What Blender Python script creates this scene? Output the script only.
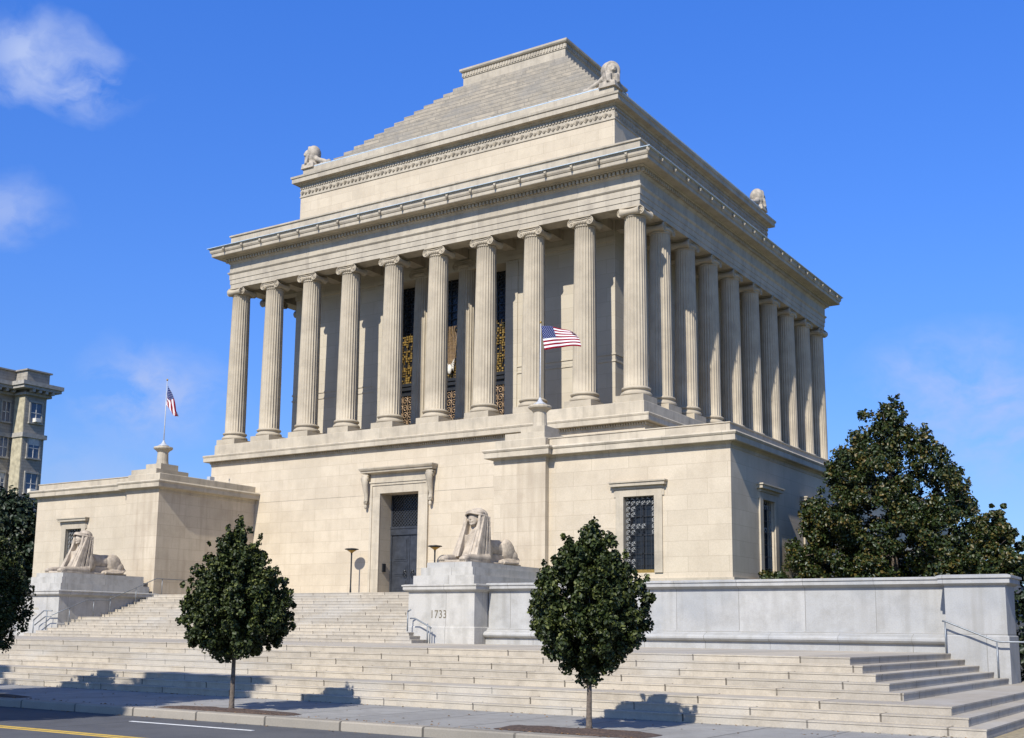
import bpy, bmesh, math, random
import numpy as np
from mathutils import Vector, Matrix
random.seed(7); rng = np.random.default_rng(11)
for o in list(bpy.data.objects): bpy.data.objects.remove(o, do_unlink=True)
scene = bpy.context.scene
C = scene.collection
R = math.radians

# ------------------------------------------------------------ camera
cd = bpy.data.cameras.new('camera'); cam = bpy.data.objects.new('camera', cd); C.objects.link(cam)
scene.camera = cam
_yaw, _pit, _rol = 0.576823866, 0.160521359, 0.011860602
f = Vector((-math.sin(_yaw)*math.cos(_pit), math.cos(_yaw)*math.cos(_pit), math.sin(_pit)))
r0 = Vector((math.cos(_yaw), math.sin(_yaw), 0)); u0 = r0.cross(f)
rr = r0*math.cos(_rol)+u0*math.sin(_rol); uu = -r0*math.sin(_rol)+u0*math.cos(_rol)
M = Matrix((rr, uu, -f)).transposed().to_4x4(); M.translation = Vector((25.5504, -51.0433, -11.1353))
cam.matrix_world = M
cd.sensor_fit = 'HORIZONTAL'; cd.sensor_width = 36; cd.lens = 1172.733*36/1024
cd.shift_x = 5.88/1024; cd.shift_y = 72.41/1024
cd.clip_start = .1; cd.clip_end = 3000

# ------------------------------------------------------------ sky, sun, exposure
SUN_AZ = (-0.13, 1.0)          # direction the light travels, horizontally
SUN_SLOPE = 0.86
L = Vector((SUN_AZ[0], SUN_AZ[1], -SUN_SLOPE)).normalized()
elev = math.asin(-L.z)
to_sun = -L
w = bpy.data.worlds.new('World'); scene.world = w; w.use_nodes = True
nt = w.node_tree; N = nt.nodes; K = nt.links
N.clear()
out = N.new('ShaderNodeOutputWorld'); bg = N.new('ShaderNodeBackground'); bg.inputs['Strength'].default_value = 0.09
sky = N.new('ShaderNodeTexSky'); sky.sky_type = 'NISHITA'; sky.sun_disc = False
sky.sun_elevation = elev; sky.sun_rotation = math.atan2(to_sun.x, to_sun.y)
sky.altitude = 50; sky.air_density = 1.0; sky.dust_density = 0.6; sky.ozone_density = 2.5
tint = N.new('ShaderNodeMix'); tint.data_type = 'RGBA'; tint.blend_type = 'MULTIPLY'; tint.inputs['Factor'].default_value = 1
K.new(sky.outputs[0], tint.inputs['A'])
tc = N.new('ShaderNodeTexCoord')
sz = N.new('ShaderNodeSeparateXYZ'); K.new(tc.outputs['Generated'], sz.inputs[0])
tr = N.new('ShaderNodeValToRGB'); K.new(sz.outputs['Z'], tr.inputs[0])
tr.color_ramp.elements[0].position = .08; tr.color_ramp.elements[0].color = (.54, .72, 1.08, 1)
tr.color_ramp.elements[1].position = .50; tr.color_ramp.elements[1].color = (.47, .99, 1.98, 1)
e_ = tr.color_ramp.elements.new(.28); e_.color = (.51, .87, 1.56, 1)
e_ = tr.color_ramp.elements.new(.80); e_.color = (.66, .78, 1.05, 1)
K.new(tr.outputs[0], tint.inputs['B'])
cur = tint.outputs['Result']
def cloud(d, rad, dens, seed, col=(3.6, 4.5, 7.2, 1), sc=9.0):
    """a faint cloud in one part of the sky, by direction"""
    global cur
    d = Vector(d).normalized(); d.z *= 1.7
    sc_n = N.new('ShaderNodeVectorMath'); sc_n.operation = 'MULTIPLY'; sc_n.inputs[1].default_value = (1, 1, 1.7)
    dp = N.new('ShaderNodeVectorMath'); dp.operation = 'DISTANCE'; dp.inputs[1].default_value = d
    wn = N.new('ShaderNodeTexNoise'); wn.inputs['Scale'].default_value = 14; wn.inputs['Detail'].default_value = 4
    ad = N.new('ShaderNodeVectorMath'); ad.operation = 'MULTIPLY_ADD'; ad.inputs[1].default_value = (.05, .05, .05)
    K.new(tc.outputs['Generated'], wn.inputs['Vector'])
    K.new(wn.outputs['Color'], ad.inputs[0]); K.new(tc.outputs['Generated'], ad.inputs[2])
    of = N.new('ShaderNodeVectorMath'); of.operation = 'ADD'; of.inputs[1].default_value = (-.025, -.025, -.025)
    K.new(ad.outputs[0], of.inputs[0]); K.new(of.outputs[0], sc_n.inputs[0]); K.new(sc_n.outputs[0], dp.inputs[0])
    mr = N.new('ShaderNodeMapRange'); mr.inputs['From Min'].default_value = rad; mr.inputs['From Max'].default_value = rad*.15
    mr.inputs['To Min'].default_value = 0; mr.inputs['To Max'].default_value = 1
    K.new(dp.outputs['Value'], mr.inputs['Value'])
    ns = N.new('ShaderNodeTexNoise'); ns.noise_dimensions = '4D'; ns.inputs['W'].default_value = seed
    ns.inputs['Scale'].default_value = sc; ns.inputs['Detail'].default_value = 9; ns.inputs['Roughness'].default_value = .58
    K.new(sc_n.outputs[0], ns.inputs['Vector'])
    m2 = N.new('ShaderNodeMapRange'); m2.inputs['From Min'].default_value = .44; m2.inputs['From Max'].default_value = .62
    K.new(ns.outputs[0], m2.inputs['Value'])
    mu = N.new('ShaderNodeMath'); mu.operation = 'MULTIPLY'; K.new(mr.outputs[0], mu.inputs[0]); K.new(m2.outputs[0], mu.inputs[1])
    mv = N.new('ShaderNodeMath'); mv.operation = 'MULTIPLY'; mv.inputs[1].default_value = dens; K.new(mu.outputs[0], mv.inputs[0])
    mx = N.new('ShaderNodeMix'); mx.data_type = 'RGBA'; mx.inputs['B'].default_value = col
    K.new(mv.outputs[0], mx.inputs['Factor']); K.new(cur, mx.inputs['A']); cur = mx.outputs['Result']
cloud((-0.757, 0.504, 0.430), .062, .95, 3.1, sc=13)
cloud((-0.738, 0.528, 0.414), .056, .85, 5.2, sc=15)
cloud((-0.768, 0.498, 0.410), .046, .75, 4.4, sc=15)
cloud((-0.800, 0.512, 0.315), .055, .62, 1.7, sc=13)
cloud((-0.757, 0.626, 0.187), .085, .85, 8.3, sc=13)
cloud((-0.187, 0.963, 0.190), .11, .8, 2.9, sc=12)
cloud((-0.145, 0.975, 0.160), .11, .8, 6.4, sc=12)
cloud((-0.790, 0.605, 0.100), .12, .45, 7.4, sc=9)
K.new(cur, bg.inputs['Color']); K.new(bg.outputs[0], out.inputs[0])
sd = bpy.data.lights.new('sun', 'SUN'); so = bpy.data.objects.new('sun', sd); C.objects.link(so)
sd.energy = 4.6; sd.angle = R(.53); sd.color = (1, .955, .88)
so.rotation_euler = (-L).to_track_quat('Z', 'Y').to_euler(); so.location = (0, -60, 60)
scene.view_settings.view_transform = 'Standard'; scene.view_settings.look = 'None'
scene.view_settings.exposure = 0.48; scene.view_settings.gamma = 1
scene.view_settings.use_curve_mapping = False
scene.render.engine = 'CYCLES'

ZW = -12.99; ZR = -13.17; CX = -13.95      # pavement, road, temple axis
RS = .17; ZL = ZW+8*RS; RU = .138        # riser, lower landing, upper riser
# ------------------------------------------------------------ materials
def newmat(name):
    m = bpy.data.materials.new(name); m.use_nodes = True
    return m, m.node_tree, m.node_tree.nodes['Principled BSDF']
def nd(t, kind, **kw):
    n = t.nodes.new(kind)
    for k, v in kw.items(): setattr(n, k, v)
    return n
def ramp(t, src, a, b, c0, c1):
    r = nd(t, 'ShaderNodeValToRGB'); r.color_ramp.elements[0].position = a; r.color_ramp.elements[1].position = b
    r.color_ramp.elements[0].color = (*c0, 1); r.color_ramp.elements[1].color = (*c1, 1)
    t.links.new(src, r.inputs[0]); return r.outputs[0]
def mixc(t, a, b, fac, mode='MIX'):
    m = nd(t, 'ShaderNodeMix'); m.data_type = 'RGBA'; m.blend_type = mode
    for s, v in ((m.inputs['A'], a), (m.inputs['B'], b)):
        if isinstance(v, tuple): s.default_value = (*v, 1)
        else: t.links.new(v, s)
    if isinstance(fac, (int, float)): m.inputs['Factor'].default_value = fac
    else: t.links.new(fac, m.inputs['Factor'])
    return m.outputs['Result']
def stone(name, c1, c2, joint, bw=1.5, bh=.6, z0=0., mort=.012, dirt=(.30, .27, .22), dirtamt=.35, rough=.75, brick=True,
          streak=.0, bump=.15, patch=.35, patchc=None, dscale=1.2, rows=0):
    m, t, b = newmat(name); lk = t.links
    g = nd(t, 'ShaderNodeNewGeometry')
    sx = nd(t, 'ShaderNodeSeparateXYZ'); lk.new(g.outputs['Position'], sx.inputs[0])
    sn = nd(t, 'ShaderNodeSeparateXYZ'); lk.new(g.outputs['True Normal'], sn.inputs[0])
    ab = nd(t, 'ShaderNodeMath', operation='ABSOLUTE'); lk.new(sn.outputs['X'], ab.inputs[0])
    gt = nd(t, 'ShaderNodeMath', operation='GREATER_THAN'); lk.new(ab.outputs[0], gt.inputs[0]); gt.inputs[1].default_value = .6
    ad = nd(t, 'ShaderNodeMix'); ad.data_type = 'FLOAT'; lk.new(gt.outputs[0], ad.inputs['Factor']); lk.new(sx.outputs['X'], ad.inputs['A']); lk.new(sx.outputs['Y'], ad.inputs['B'])
    az = nd(t, 'ShaderNodeMath', operation='SUBTRACT'); lk.new(sx.outputs['Z'], az.inputs[0]); az.inputs[1].default_value = z0
    if rows:      # one stone per riser, whatever the height
        dv = nd(t, 'ShaderNodeMath', operation='DIVIDE'); sb_ = nd(t, 'ShaderNodeMath', operation='SUBTRACT'); lk.new(az.outputs[0], sb_.inputs[0]); sb_.inputs[1].default_value = .012
        lk.new(sb_.outputs[0], dv.inputs[0]); dv.inputs[1].default_value = rows
        fl_ = nd(t, 'ShaderNodeMath', operation='FLOOR'); lk.new(dv.outputs[0], fl_.inputs[0])
        az = nd(t, 'ShaderNodeMath', operation='MULTIPLY_ADD'); lk.new(fl_.outputs[0], az.inputs[0]); az.inputs[1].default_value = bh; az.inputs[2].default_value = bh*.5
    cb = nd(t, 'ShaderNodeCombineXYZ'); lk.new(ad.outputs[0], cb.inputs[0]); lk.new(az.outputs[0], cb.inputs[1])
    n1 = nd(t, 'ShaderNodeTexNoise'); n1.inputs['Scale'].default_value = dscale; n1.inputs['Detail'].default_value = 8; n1.inputs['Roughness'].default_value = .6
    lk.new(g.outputs['Position'], n1.inputs['Vector'])
    n2 = nd(t, 'ShaderNodeTexNoise'); n2.inputs['Scale'].default_value = 28; n2.inputs['Detail'].default_value = 5
    lk.new(g.outputs['Position'], n2.inputs['Vector'])
    if brick:
        br = nd(t, 'ShaderNodeTexBrick'); br.inputs['Scale'].default_value = 1
        br.inputs['Color1'].default_value = (*c1, 1); br.inputs['Color2'].default_value = (*c2, 1)
        br.inputs['Mortar'].default_value = (*joint, 1); br.inputs['Mortar Size'].default_value = mort
        br.inputs['Mortar Smooth'].default_value = .2; br.inputs['Bias'].default_value = -.1
        br.inputs['Brick Width'].default_value = bw; br.inputs['Row Height'].default_value = bh
        lk.new(cb.outputs[0], br.inputs['Vector']); col = br.outputs['Color']
    else:
        col = ramp(t, n1.outputs[0], .35, .65, c1, c2)
    # uneven weathering
    f1 = ramp(t, n1.outputs[0], .45, .72, (0, 0, 0), (dirtamt,)*3)
    col = mixc(t, col, dirt, f1)
    n3 = nd(t, 'ShaderNodeTexNoise'); n3.inputs['Scale'].default_value = .45; n3.inputs['Detail'].default_value = 3
    lk.new(g.outputs['Position'], n3.inputs['Vector'])
    f3 = ramp(t, n3.outputs[0], .5, .66, (0, 0, 0), (patch,)*3)
    col = mixc(t, col, patchc or tuple(x*.82 for x in c2), f3)
    f2 = ramp(t, n2.outputs[0], .3, .75, (.90,)*3, (1.06,)*3)
    col = mixc(t, col, f2, 1.0, 'MULTIPLY')
    if streak:
        mp = nd(t, 'ShaderNodeMapping'); mp.inputs['Scale'].default_value = (2.4, 2.4, .16)
        lk.new(g.outputs['Position'], mp.inputs[0])
        n4 = nd(t, 'ShaderNodeTexNoise'); n4.inputs['Scale'].default_value = 1.3; n4.inputs['Detail'].default_value = 6
        lk.new(mp.outputs[0], n4.inputs['Vector'])
        f4 = ramp(t, n4.outputs[0], .5, .75, (0, 0, 0), (streak,)*3)
        col = mixc(t, col, dirt, f4)
    lk.new(col, b.inputs['Base Color']); b.inputs['Roughness'].default_value = rough
    bp = nd(t, 'ShaderNodeBump'); bp.inputs['Strength'].default_value = bump; bp.inputs['Distance'].default_value = .02
    lk.new(n2.outputs[0], bp.inputs['Height']); lk.new(bp.outputs[0], b.inputs['Normal'])
    return m
M_lime = stone('limestone_ashlar', (.52, .44, .32), (.47, .395, .285), (.375, .31, .22), 1.75, .62, -3.76, .010, (.34, .275, .19), .36, streak=.22, patch=.35)
M_pier = stone('streaked_limestone', (.52, .44, .32), (.47, .395, .285), (.375, .31, .22), 1.75, .62, -3.76, .010, (.30, .235, .16), .4, streak=.55, patch=.4)
M_trim = stone('limestone_trim', (.475, .41, .305), (.41, .35, .255), (.30, .26, .19), 2.6, 4.0, .1, .010, (.21, .18, .135), .5, streak=.45)
M_col = stone('limestone_column', (.425, .362, .262), (.365, .308, .22), (.3, .3, .3), brick=False, dirt=(.28, .24, .18), dirtamt=.4, streak=.28, bump=.1)
M_ent = stone('limestone_entablature', (.43, .375, .285), (.365, .315, .235), (.27, .235, .18), 3.1, 6, 0, .010, (.20, .17, .13), .5, streak=.45)
M_roofst = stone('weathered_roof_stone', (.37, .315, .235), (.27, .235, .18), (.18, .16, .125), 1.9, .25, 18.4, .022, (.15, .135, .11), .65, streak=.25, bump=.8, dscale=2.2, patch=.5, patchc=(.22, .205, .18))
M_gran = stone('white_granite', (.44, .415, .365), (.385, .37, .335), (.23, .22, .195), 2.45, 9, -15, .014, (.25, .235, .20), .6, streak=.6, patch=.55, patchc=(.34, .345, .345), dscale=1.8)
M_wallg = stone('terrace_granite', (.375, .365, .34), (.30, .298, .285), (.19, .18, .16), 2.3, 1.9, -11.06, .013, (.22, .21, .185), .55, streak=.6, patch=.5, patchc=(.27, .28, .285), dscale=1.8)
M_step = stone('granite_steps', (.43, .375, .29), (.32, .285, .23), (.09, .075, .055), 2.7, .5, ZW, .022, (.25, .215, .165), .6, patch=.4, patchc=(.42, .40, .36), dscale=3, rows=.17, rough=.8)
M_stepu = stone('granite_steps_upper', (.43, .375, .29), (.32, .285, .23), (.09, .075, .055), 2.2, .5, ZL, .020, (.25, .215, .165), .6, patch=.4, patchc=(.42, .40, .36), dscale=3, rows=.138, rough=.8)
M_sphinx = stone('carved_limestone', (.46, .385, .29), (.38, .315, .235), (.2,)*3, brick=False, dirt=(.15, .125, .10), dirtamt=.6, streak=.35, bump=.4, dscale=3)
M_walk = stone('concrete_pavement', (.30, .29, .265), (.24, .233, .215), (.10, .095, .085), 1.6, 30, -13.3, .03, (.17, .16, .14), .6, patch=.5, dscale=2.2)
M_curb = stone('granite_kerb', (.30, .265, .21), (.20, .18, .145), (.08, .07, .055), 2.1, 3, -14, .03, (.2, .18, .15), .6)
def simple(name, c, rough=.6, metal=0., noise=.15, scale=8., bump=0.):
    m, t, b = newmat(name)
    n = nd(t, 'ShaderNodeTexNoise'); n.inputs['Scale'].default_value = scale; n.inputs['Detail'].default_value = 6
    g = nd(t, 'ShaderNodeNewGeometry'); t.links.new(g.outputs['Position'], n.inputs['Vector'])
    col = ramp(t, n.outputs[0], .3, .7, tuple(x*(1-noise) for x in c), tuple(min(1, x*(1+noise)) for x in c))
    t.links.new(col, b.inputs['Base Color']); b.inputs['Roughness'].default_value = rough; b.inputs['Metallic'].default_value = metal
    if bump:
        bp = nd(t, 'ShaderNodeBump'); bp.inputs['Strength'].default_value = bump; bp.inputs['Distance'].default_value = .02
        t.links.new(n.outputs[0], bp.inputs['Height']); t.links.new(bp.outputs[0], b.inputs['Normal'])
    return m
M_asph = stone('asphalt', (.082, .083, .086), (.062, .063, .067), (.03, .03, .03), 9, 400, -200, .03, (.045, .045, .047), .6, rough=.85, patch=.6, patchc=(.10, .10, .10), bump=.6, dscale=1.5)
M_grass = simple('grass_ground', (.07, .085, .03), .9, noise=.5, scale=6, bump=.5)
M_dry = simple('dry_grass', (.27, .22, .13), .9, noise=.35, scale=9, bump=.5)
M_mulch = simple('mulch', (.065, .042, .03), .95, noise=.6, scale=22, bump=1.)
M_yel = simple('yellow_paint', (.55, .36, .05), .7, noise=.2, scale=14)
M_white = simple('white_paint', (.62, .62, .60), .7, noise=.15, scale=14)
M_bronze = simple('dark_bronze_door', (.040, .044, .052), .45, .3, noise=.25, scale=4)
M_iron = simple('dark_iron', (.03, .032, .035), .45, .5)
M_gold = simple('gilt_bronze', (.36, .23, .06), .4, .6, noise=.3, scale=12)
M_rust = simple('pale_bronze_scroll', (.30, .20, .11), .55, .2, noise=.25)
M_flash = simple('lead_flashing', (.45, .53, .58), .45, .2)
M_steel = simple('galvanised_rail', (.20, .215, .225), .5, .5)
M_pole = simple('white_pole', (.40, .41, .42), .4)
M_glass = simple('dark_glass', (.012, .013, .015), .22, noise=.2)
M_glassb = simple('sky_reflecting_glass', (.07, .10, .15), .06, noise=.3, scale=.5)
M_shade = simple('window_blind', (.45, .44, .41), .8)
M_frame = simple('cream_window_frame', (.60, .57, .50), .6)
M_bark = simple('bark', (.115, .09, .068), .9, noise=.35, scale=18, bump=1.)
M_apt = stone('grey_brick', (.33, .295, .235), (.275, .245, .20), (.2, .18, .15), .9, .3, 0, .02, (.12, .11, .095), .4)
M_aptrim = simple('apartment_trim', (.30, .28, .24), .8, noise=.2, scale=3)
M_aptlit = simple('painted_sunlit_buff', (.36, .32, .22), .8, noise=.3, scale=2)  # lighter buff puts sunlight into the colour of the bay's front face
M_inner = stone('portico_wall', (.47, .415, .315), (.42, .365, .275), (.33, .29, .21), 2.0, .78, 0, .010, (.33, .28, .20), .25)
M_ins = simple('engraved_letter', (.13, .11, .07), .9)
def leafmat(name, c0, c1, c2, rough=.45, spec=.5):
    m, t, b = newmat(name)
    at = nd(t, 'ShaderNodeAttribute'); at.attribute_name = 'tone'
    r = nd(t, 'ShaderNodeValToRGB'); e = r.color_ramp.elements
    e[0].position = 0; e[0].color = (*c0, 1); e[1].position = 1; e[1].color = (*c2, 1)
    x = e.new(.55); x.color = (*c1, 1)
    t.links.new(at.outputs['Fac'], r.inputs[0]); t.links.new(r.outputs[0], b.inputs['Base Color'])
    b.inputs['Roughness'].default_value = rough; b.inputs['Specular IOR Level'].default_value = spec
    return m
M_leafL = leafmat('linden_leaf', (.010, .016, .003), (.027, .040, .007), (.13, .14, .035), .52, .3)
M_leafM = leafmat('magnolia_leaf', (.009, .016, .004), (.028, .043, .009), (.115, .078, .018), .42, .35)
M_leafD = leafmat('dark_leaf', (.012, .022, .010), (.022, .036, .014), (.05, .045, .02), .5, .4)

# ------------------------------------------------------------ mesh helpers
class MB:
    def __init__(s): s.v = []; s.f = []
    def add(s, vs, fs):
        n = len(s.v); s.v += [tuple(v) for v in vs]; s.f += [tuple(i+n for i in q) for q in fs]; return s
    def box(s, x0, x1, y0, y1, z0, z1):
        if x0 > x1: x0, x1 = x1, x0
        if y0 > y1: y0, y1 = y1, y0
        return s.add([(x0,y0,z0),(x1,y0,z0),(x1,y1,z0),(x0,y1,z0),(x0,y0,z1),(x1,y0,z1),(x1,y1,z1),(x0,y1,z1)],
                     [(0,3,2,1),(4,5,6,7),(0,1,5,4),(1,2,6,5),(2,3,7,6),(3,0,4,7)])
    def ring(s, rect, prof, cap_top=True, cap_bot=True):
        x0, x1, y0, y1 = rect; vs = []; fs = []
        for o, z in prof: vs += [(x0-o,y0-o,z),(x1+o,y0-o,z),(x1+o,y1+o,z),(x0-o,y1+o,z)]
        for k in range(len(prof)-1):
            for j in range(4):
                a = k*4+j; b = k*4+(j+1) % 4; fs.append((a, b, b+4, a+4))
        if cap_bot: fs.append((3,2,1,0))
        if cap_top: n = (len(prof)-1)*4; fs.append((n,n+1,n+2,n+3))
        return s.add(vs, fs)
    def lathe(s, prof, n=24, c=(0,0,0), squash=1.):
        vs = []; fs = []
        for r, z in prof:
            for k in range(n):
                a = 2*math.pi*k/n; vs.append((c[0]+r*math.cos(a), c[1]+r*math.sin(a)*squash, c[2]+z))
        for i in range(len(prof)-1):
            for k in range(n):
                a = i*n+k; b = i*n+(k+1) % n; fs.append((a, b, b+n, a+n))
        fs.append(tuple(reversed(range(n)))); m = (len(prof)-1)*n; fs.append(tuple(range(m, m+n)))
        return s.add(vs, fs)
    def tube(s, pts, rad, n=8):
        pts = [Vector(p) for p in pts]; rs = rad if isinstance(rad, (list, tuple)) else [rad]*len(pts)
        vs = []; fs = []; up = Vector((.13, .31, 1)).normalized()
        for i, p in enumerate(pts):
            d = (pts[min(i+1, len(pts)-1)]-pts[max(i-1, 0)]).normalized()
            a = d.cross(up)
            if a.length < .05: a = d.cross(Vector((1, 0, 0)))
            a.normalize(); b = d.cross(a)
            for k in range(n):
                t = 2*math.pi*k/n; vs.append(p+a*(rs[i]*math.cos(t))+b*(rs[i]*math.sin(t)))
        for i in range(len(pts)-1):
            for k in range(n):
                q = i*n+k; w_ = i*n+(k+1) % n; fs.append((q, w_, w_+n, q+n))
        fs.append(tuple(reversed(range(n)))); m = (len(pts)-1)*n; fs.append(tuple(range(m, m+n)))
        return s.add(vs, fs)
    def cyl(s, p0, p1, r, n=24): return s.tube([p0, p1], r, n)
    def ell(s, c, r, n=16, m=10, rot=None):
        vs = []; fs = []
        for i in range(m+1):
            ph = math.pi*i/m
            for k in range(n):
                a = 2*math.pi*k/n
                v = Vector((r[0]*math.sin(ph)*math.cos(a), r[1]*math.sin(ph)*math.sin(a), r[2]*math.cos(ph)))
                if rot: v = rot @ v
                vs.append(v+Vector(c))
        for i in range(m):
            for k in range(n):
                q = i*n+k; w_ = i*n+(k+1) % n; fs.append((q, q+n, w_+n, w_))
        return s.add(vs, fs)
    def hexa(s, b, t):   # bottom quad, top quad (both counter-clockwise from above)
        return s.add(list(b)+list(t), [(3,2,1,0),(4,5,6,7),(0,1,5,4),(1,2,6,5),(2,3,7,6),(3,0,4,7)])
    def build(s, name, mat, parent=None, smooth=False, loc=None):
        me = bpy.data.meshes.new(name); me.from_pydata(s.v, [], s.f); me.update()
        bm = bmesh.new(); bm.from_mesh(me); bmesh.ops.recalc_face_normals(bm, faces=bm.faces); bm.to_mesh(me); bm.free()
        if smooth:
            for p in me.polygons: p.use_smooth = True
        me.materials.append(mat)
        o = bpy.data.objects.new(name, me); C.objects.link(o)
        if parent: o.parent = parent
        if loc: o.location = loc
        return o
def tag(o, label=None, cat=None, group=None, kind=None):
    for k, v in (('label', label), ('category', cat), ('group', group), ('kind', kind)):
        if v: o[k] = v
    return o
def empty(name, loc=(0,0,0), label=None, cat=None, group=None, rz=0):
    o = bpy.data.objects.new(name, None); C.objects.link(o); o.location = loc; o.rotation_euler = (0,0,rz)
    o.empty_display_size = .3
    return tag(o, label, cat, group)
def copy_tree(o, parent=None, loc=None, rz=None):
    c = o.copy(); C.objects.link(c)
    if parent is not None: c.parent = parent
    if loc is not None: c.location = loc
    if rz is not None: c.rotation_euler = (0, 0, rz)
    for ch in o.children: copy_tree(ch, c)
    return c

# ------------------------------------------------------------ ground and street
ZW = -12.99; ZR = -13.17; CX = -13.95      # pavement, road, temple axis
tag(MB().box(-400, 400, -31.9, 600, -13.6, -13.05).build('ground', M_grass), kind='structure')
tag(MB().box(-400, 400, -44, -32.38, -13.6, ZR).build('road', M_asph), kind='structure')
tag(MB().box(-400, 400, -44.3, -44.0, -13.6, ZW).build('far_kerb', M_curb), kind='structure')
tag(MB().box(-400, 400, -400, -44.3, -13.6, ZW).build('near_lawn', M_grass), kind='structure')
tag(MB().box(-200, 200, -32.08, -27.4, -13.5, ZW).build('pavement', M_walk), kind='structure')
kb = MB()
kb.add([(-200,-32.36,-13.5),(200,-32.36,-13.5),(200,-32.08,-13.5),(-200,-32.08,-13.5),(-200,-32.36,ZW-.02),(200,-32.36,ZW-.02),(200,-32.08,ZW+.012),(-200,-32.08,ZW+.012),(-200,-32.33,ZW+.008),(200,-32.33,ZW+.008)],
       [(0,1,5,4),(4,5,9,8),(8,9,6,7),(2,3,7,6)])
tag(kb.build('kerb', M_curb), kind='structure')
tag(MB().box(20.95, 60, -27.4, -5, -13.4, -13.0).build('dry_lawn', M_dry), kind='structure')
tag(MB().box(22.2, 24.5, -27.4, -5, -13.4, -12.985).build('garden_path', M_walk), kind='structure')
tag(MB().box(-120, 60, -36.02, -35.9, ZR, ZR+.004).box(-120, 60, -36.24, -36.12, ZR, ZR+.004).build('road_centre_line', M_yel), kind='structure')
wl = MB()
for x in (-16.5, -6.5, 4.4, 14.5): wl.box(x, x+3.7, -33.5, -33.39, ZR, ZR+.004)
tag(wl.build('road_dashed_line', M_white), kind='structure')
def mulch(x0, x1, y0, y1):
    mb = MB(); n = 26; vs = [(0, 0, 0)]
    cx, cy = (x0+x1)/2, (y0+y1)/2
    rings = [(.99, .0), (.9, .02), (.6, .035), (.25, .05)]
    vs = []; fs = []
    for s_, h in rings:
        for k in range(n):
            a = 2*math.pi*k/n; e = (abs(math.cos(a))**.35*math.copysign(1, math.cos(a)), abs(math.sin(a))**.35*math.copysign(1, math.sin(a)))
            vs.append((cx+e[0]*(x1-x0)/2*s_, cy+e[1]*(y1-y0)/2*s_, ZW+h+.004+random.uniform(-.012, .02)*(s_ < .95)))
    for i in range(len(rings)-1):
        for k in range(n): fs.append((i*n+k, i*n+(k+1) % n, (i+1)*n+(k+1) % n, (i+1)*n+k))
    fs.append(tuple(range(3*n, 4*n)))
    return tag(mb.add(vs, fs).build('mulch_bed', M_mulch), kind='structure')
mulch(3.3, 7.6, -31.95, -31.3); mulch(12.7, 16.0, -31.9, -30.7); mulch(-6.4, -1.9, -31.95, -31.3)

lt = MB(); rl = random.Random(3)
for k in range(700):
    x = rl.uniform(-14, 24); u_ = rl.random()
    if u_ < .45: y = -32.05+abs(rl.gauss(0, .18)); z = ZW+.014
    elif u_ < .7: y = -27.66-abs(rl.gauss(0, .12)); z = ZW+.006
    elif u_ < .85: y = -32.42-abs(rl.gauss(0, .12)); z = ZR+.006
    else: y = rl.uniform(-32, -27.7); z = ZW+.006
    a = rl.random()*6.28; q = rl.uniform(.02, .045); c_, s_ = math.cos(a)*q, math.sin(a)*q
    lt.add([(x-c_, y-s_, z), (x+s_*.6, y-c_*.6, z+rl.uniform(0, .02)), (x+c_, y+s_, z), (x-s_*.6, y+c_*.6, z+rl.uniform(0, .02))], [(0, 1, 2, 3)])
M_lit = simple('dry_leaf', (.20, .11, .04), .9, noise=.5, scale=3)
tag(lt.build('fallen_leaves', M_lit), 'dry brown leaves scattered along the kerb and the foot of the steps', 'leaf litter', kind='stuff')

# ------------------------------------------------------------ great staircase
RS = .17; ZL = ZW+8*RS        # lower landing
st = empty('staircase', (CX, -20, ZW), 'broad pale granite front steps climbing from the pavement to the temple door', 'staircase')
def sb(name, boxes, mat=None):
    mat = mat or M_step
    mb = MB()
    for b in boxes:
        mb.box(b[0], b[1], b[2], b[3], b[4], b[5]-.032)
        mb.box(b[0]-.014, b[1]+.014, b[2]-.014, b[3], b[5]-.032, b[5])
    o = mb.build(name, mat, None); o.parent = st; o.matrix_parent_inverse = Matrix.Translation((-CX, 20, -ZW)); return o
def sym(x): return 2*CX-x
low = []
for k, (x, y) in enumerate([(20.93, -27.6), (20.54, -27.2), (20.15, -26.8)]):
    low.append((sym(x), x, y, -9.5 if k < 3 else -14, ZW-.3 if k == 0 else ZW+k*RS-.02, ZW+(k+1)*RS))
sb('flight', low)
mid = []
for k in range(5):
    x = 18.94-.395*k; y = -25.6+.4*k
    mid.append((sym(x), x, y, -13.2, ZW+(k+3)*RS-.02, ZW+(k+4)*RS))
sb('flight', mid)
PXR = (-3.05, .10); PXL = (-27.95, -24.8)     # sphinx pedestals
up = []
for k in range(7):
    y = -15.1+.38*k
    ex = [1.01, .62, .30][k] if k < 3 else 0
    z0 = ZL+k*RU-.02; z1 = ZL+(k+1)*RU
    up.append((PXL[1]-ex-.02, PXR[0]+ex+.02, y, -8.3, z0, z1))
sb('flight', up, M_stepu)
up = []
for k in range(9):
    y = -11.4+.38*k
    up.append((PXL[1], PXR[0], y, -1.0, ZL+(k+7)*RU-.02, ZL+(k+8)*RU))
sb('flight', up, M_stepu)
ZT = ZL+16*RU

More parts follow.
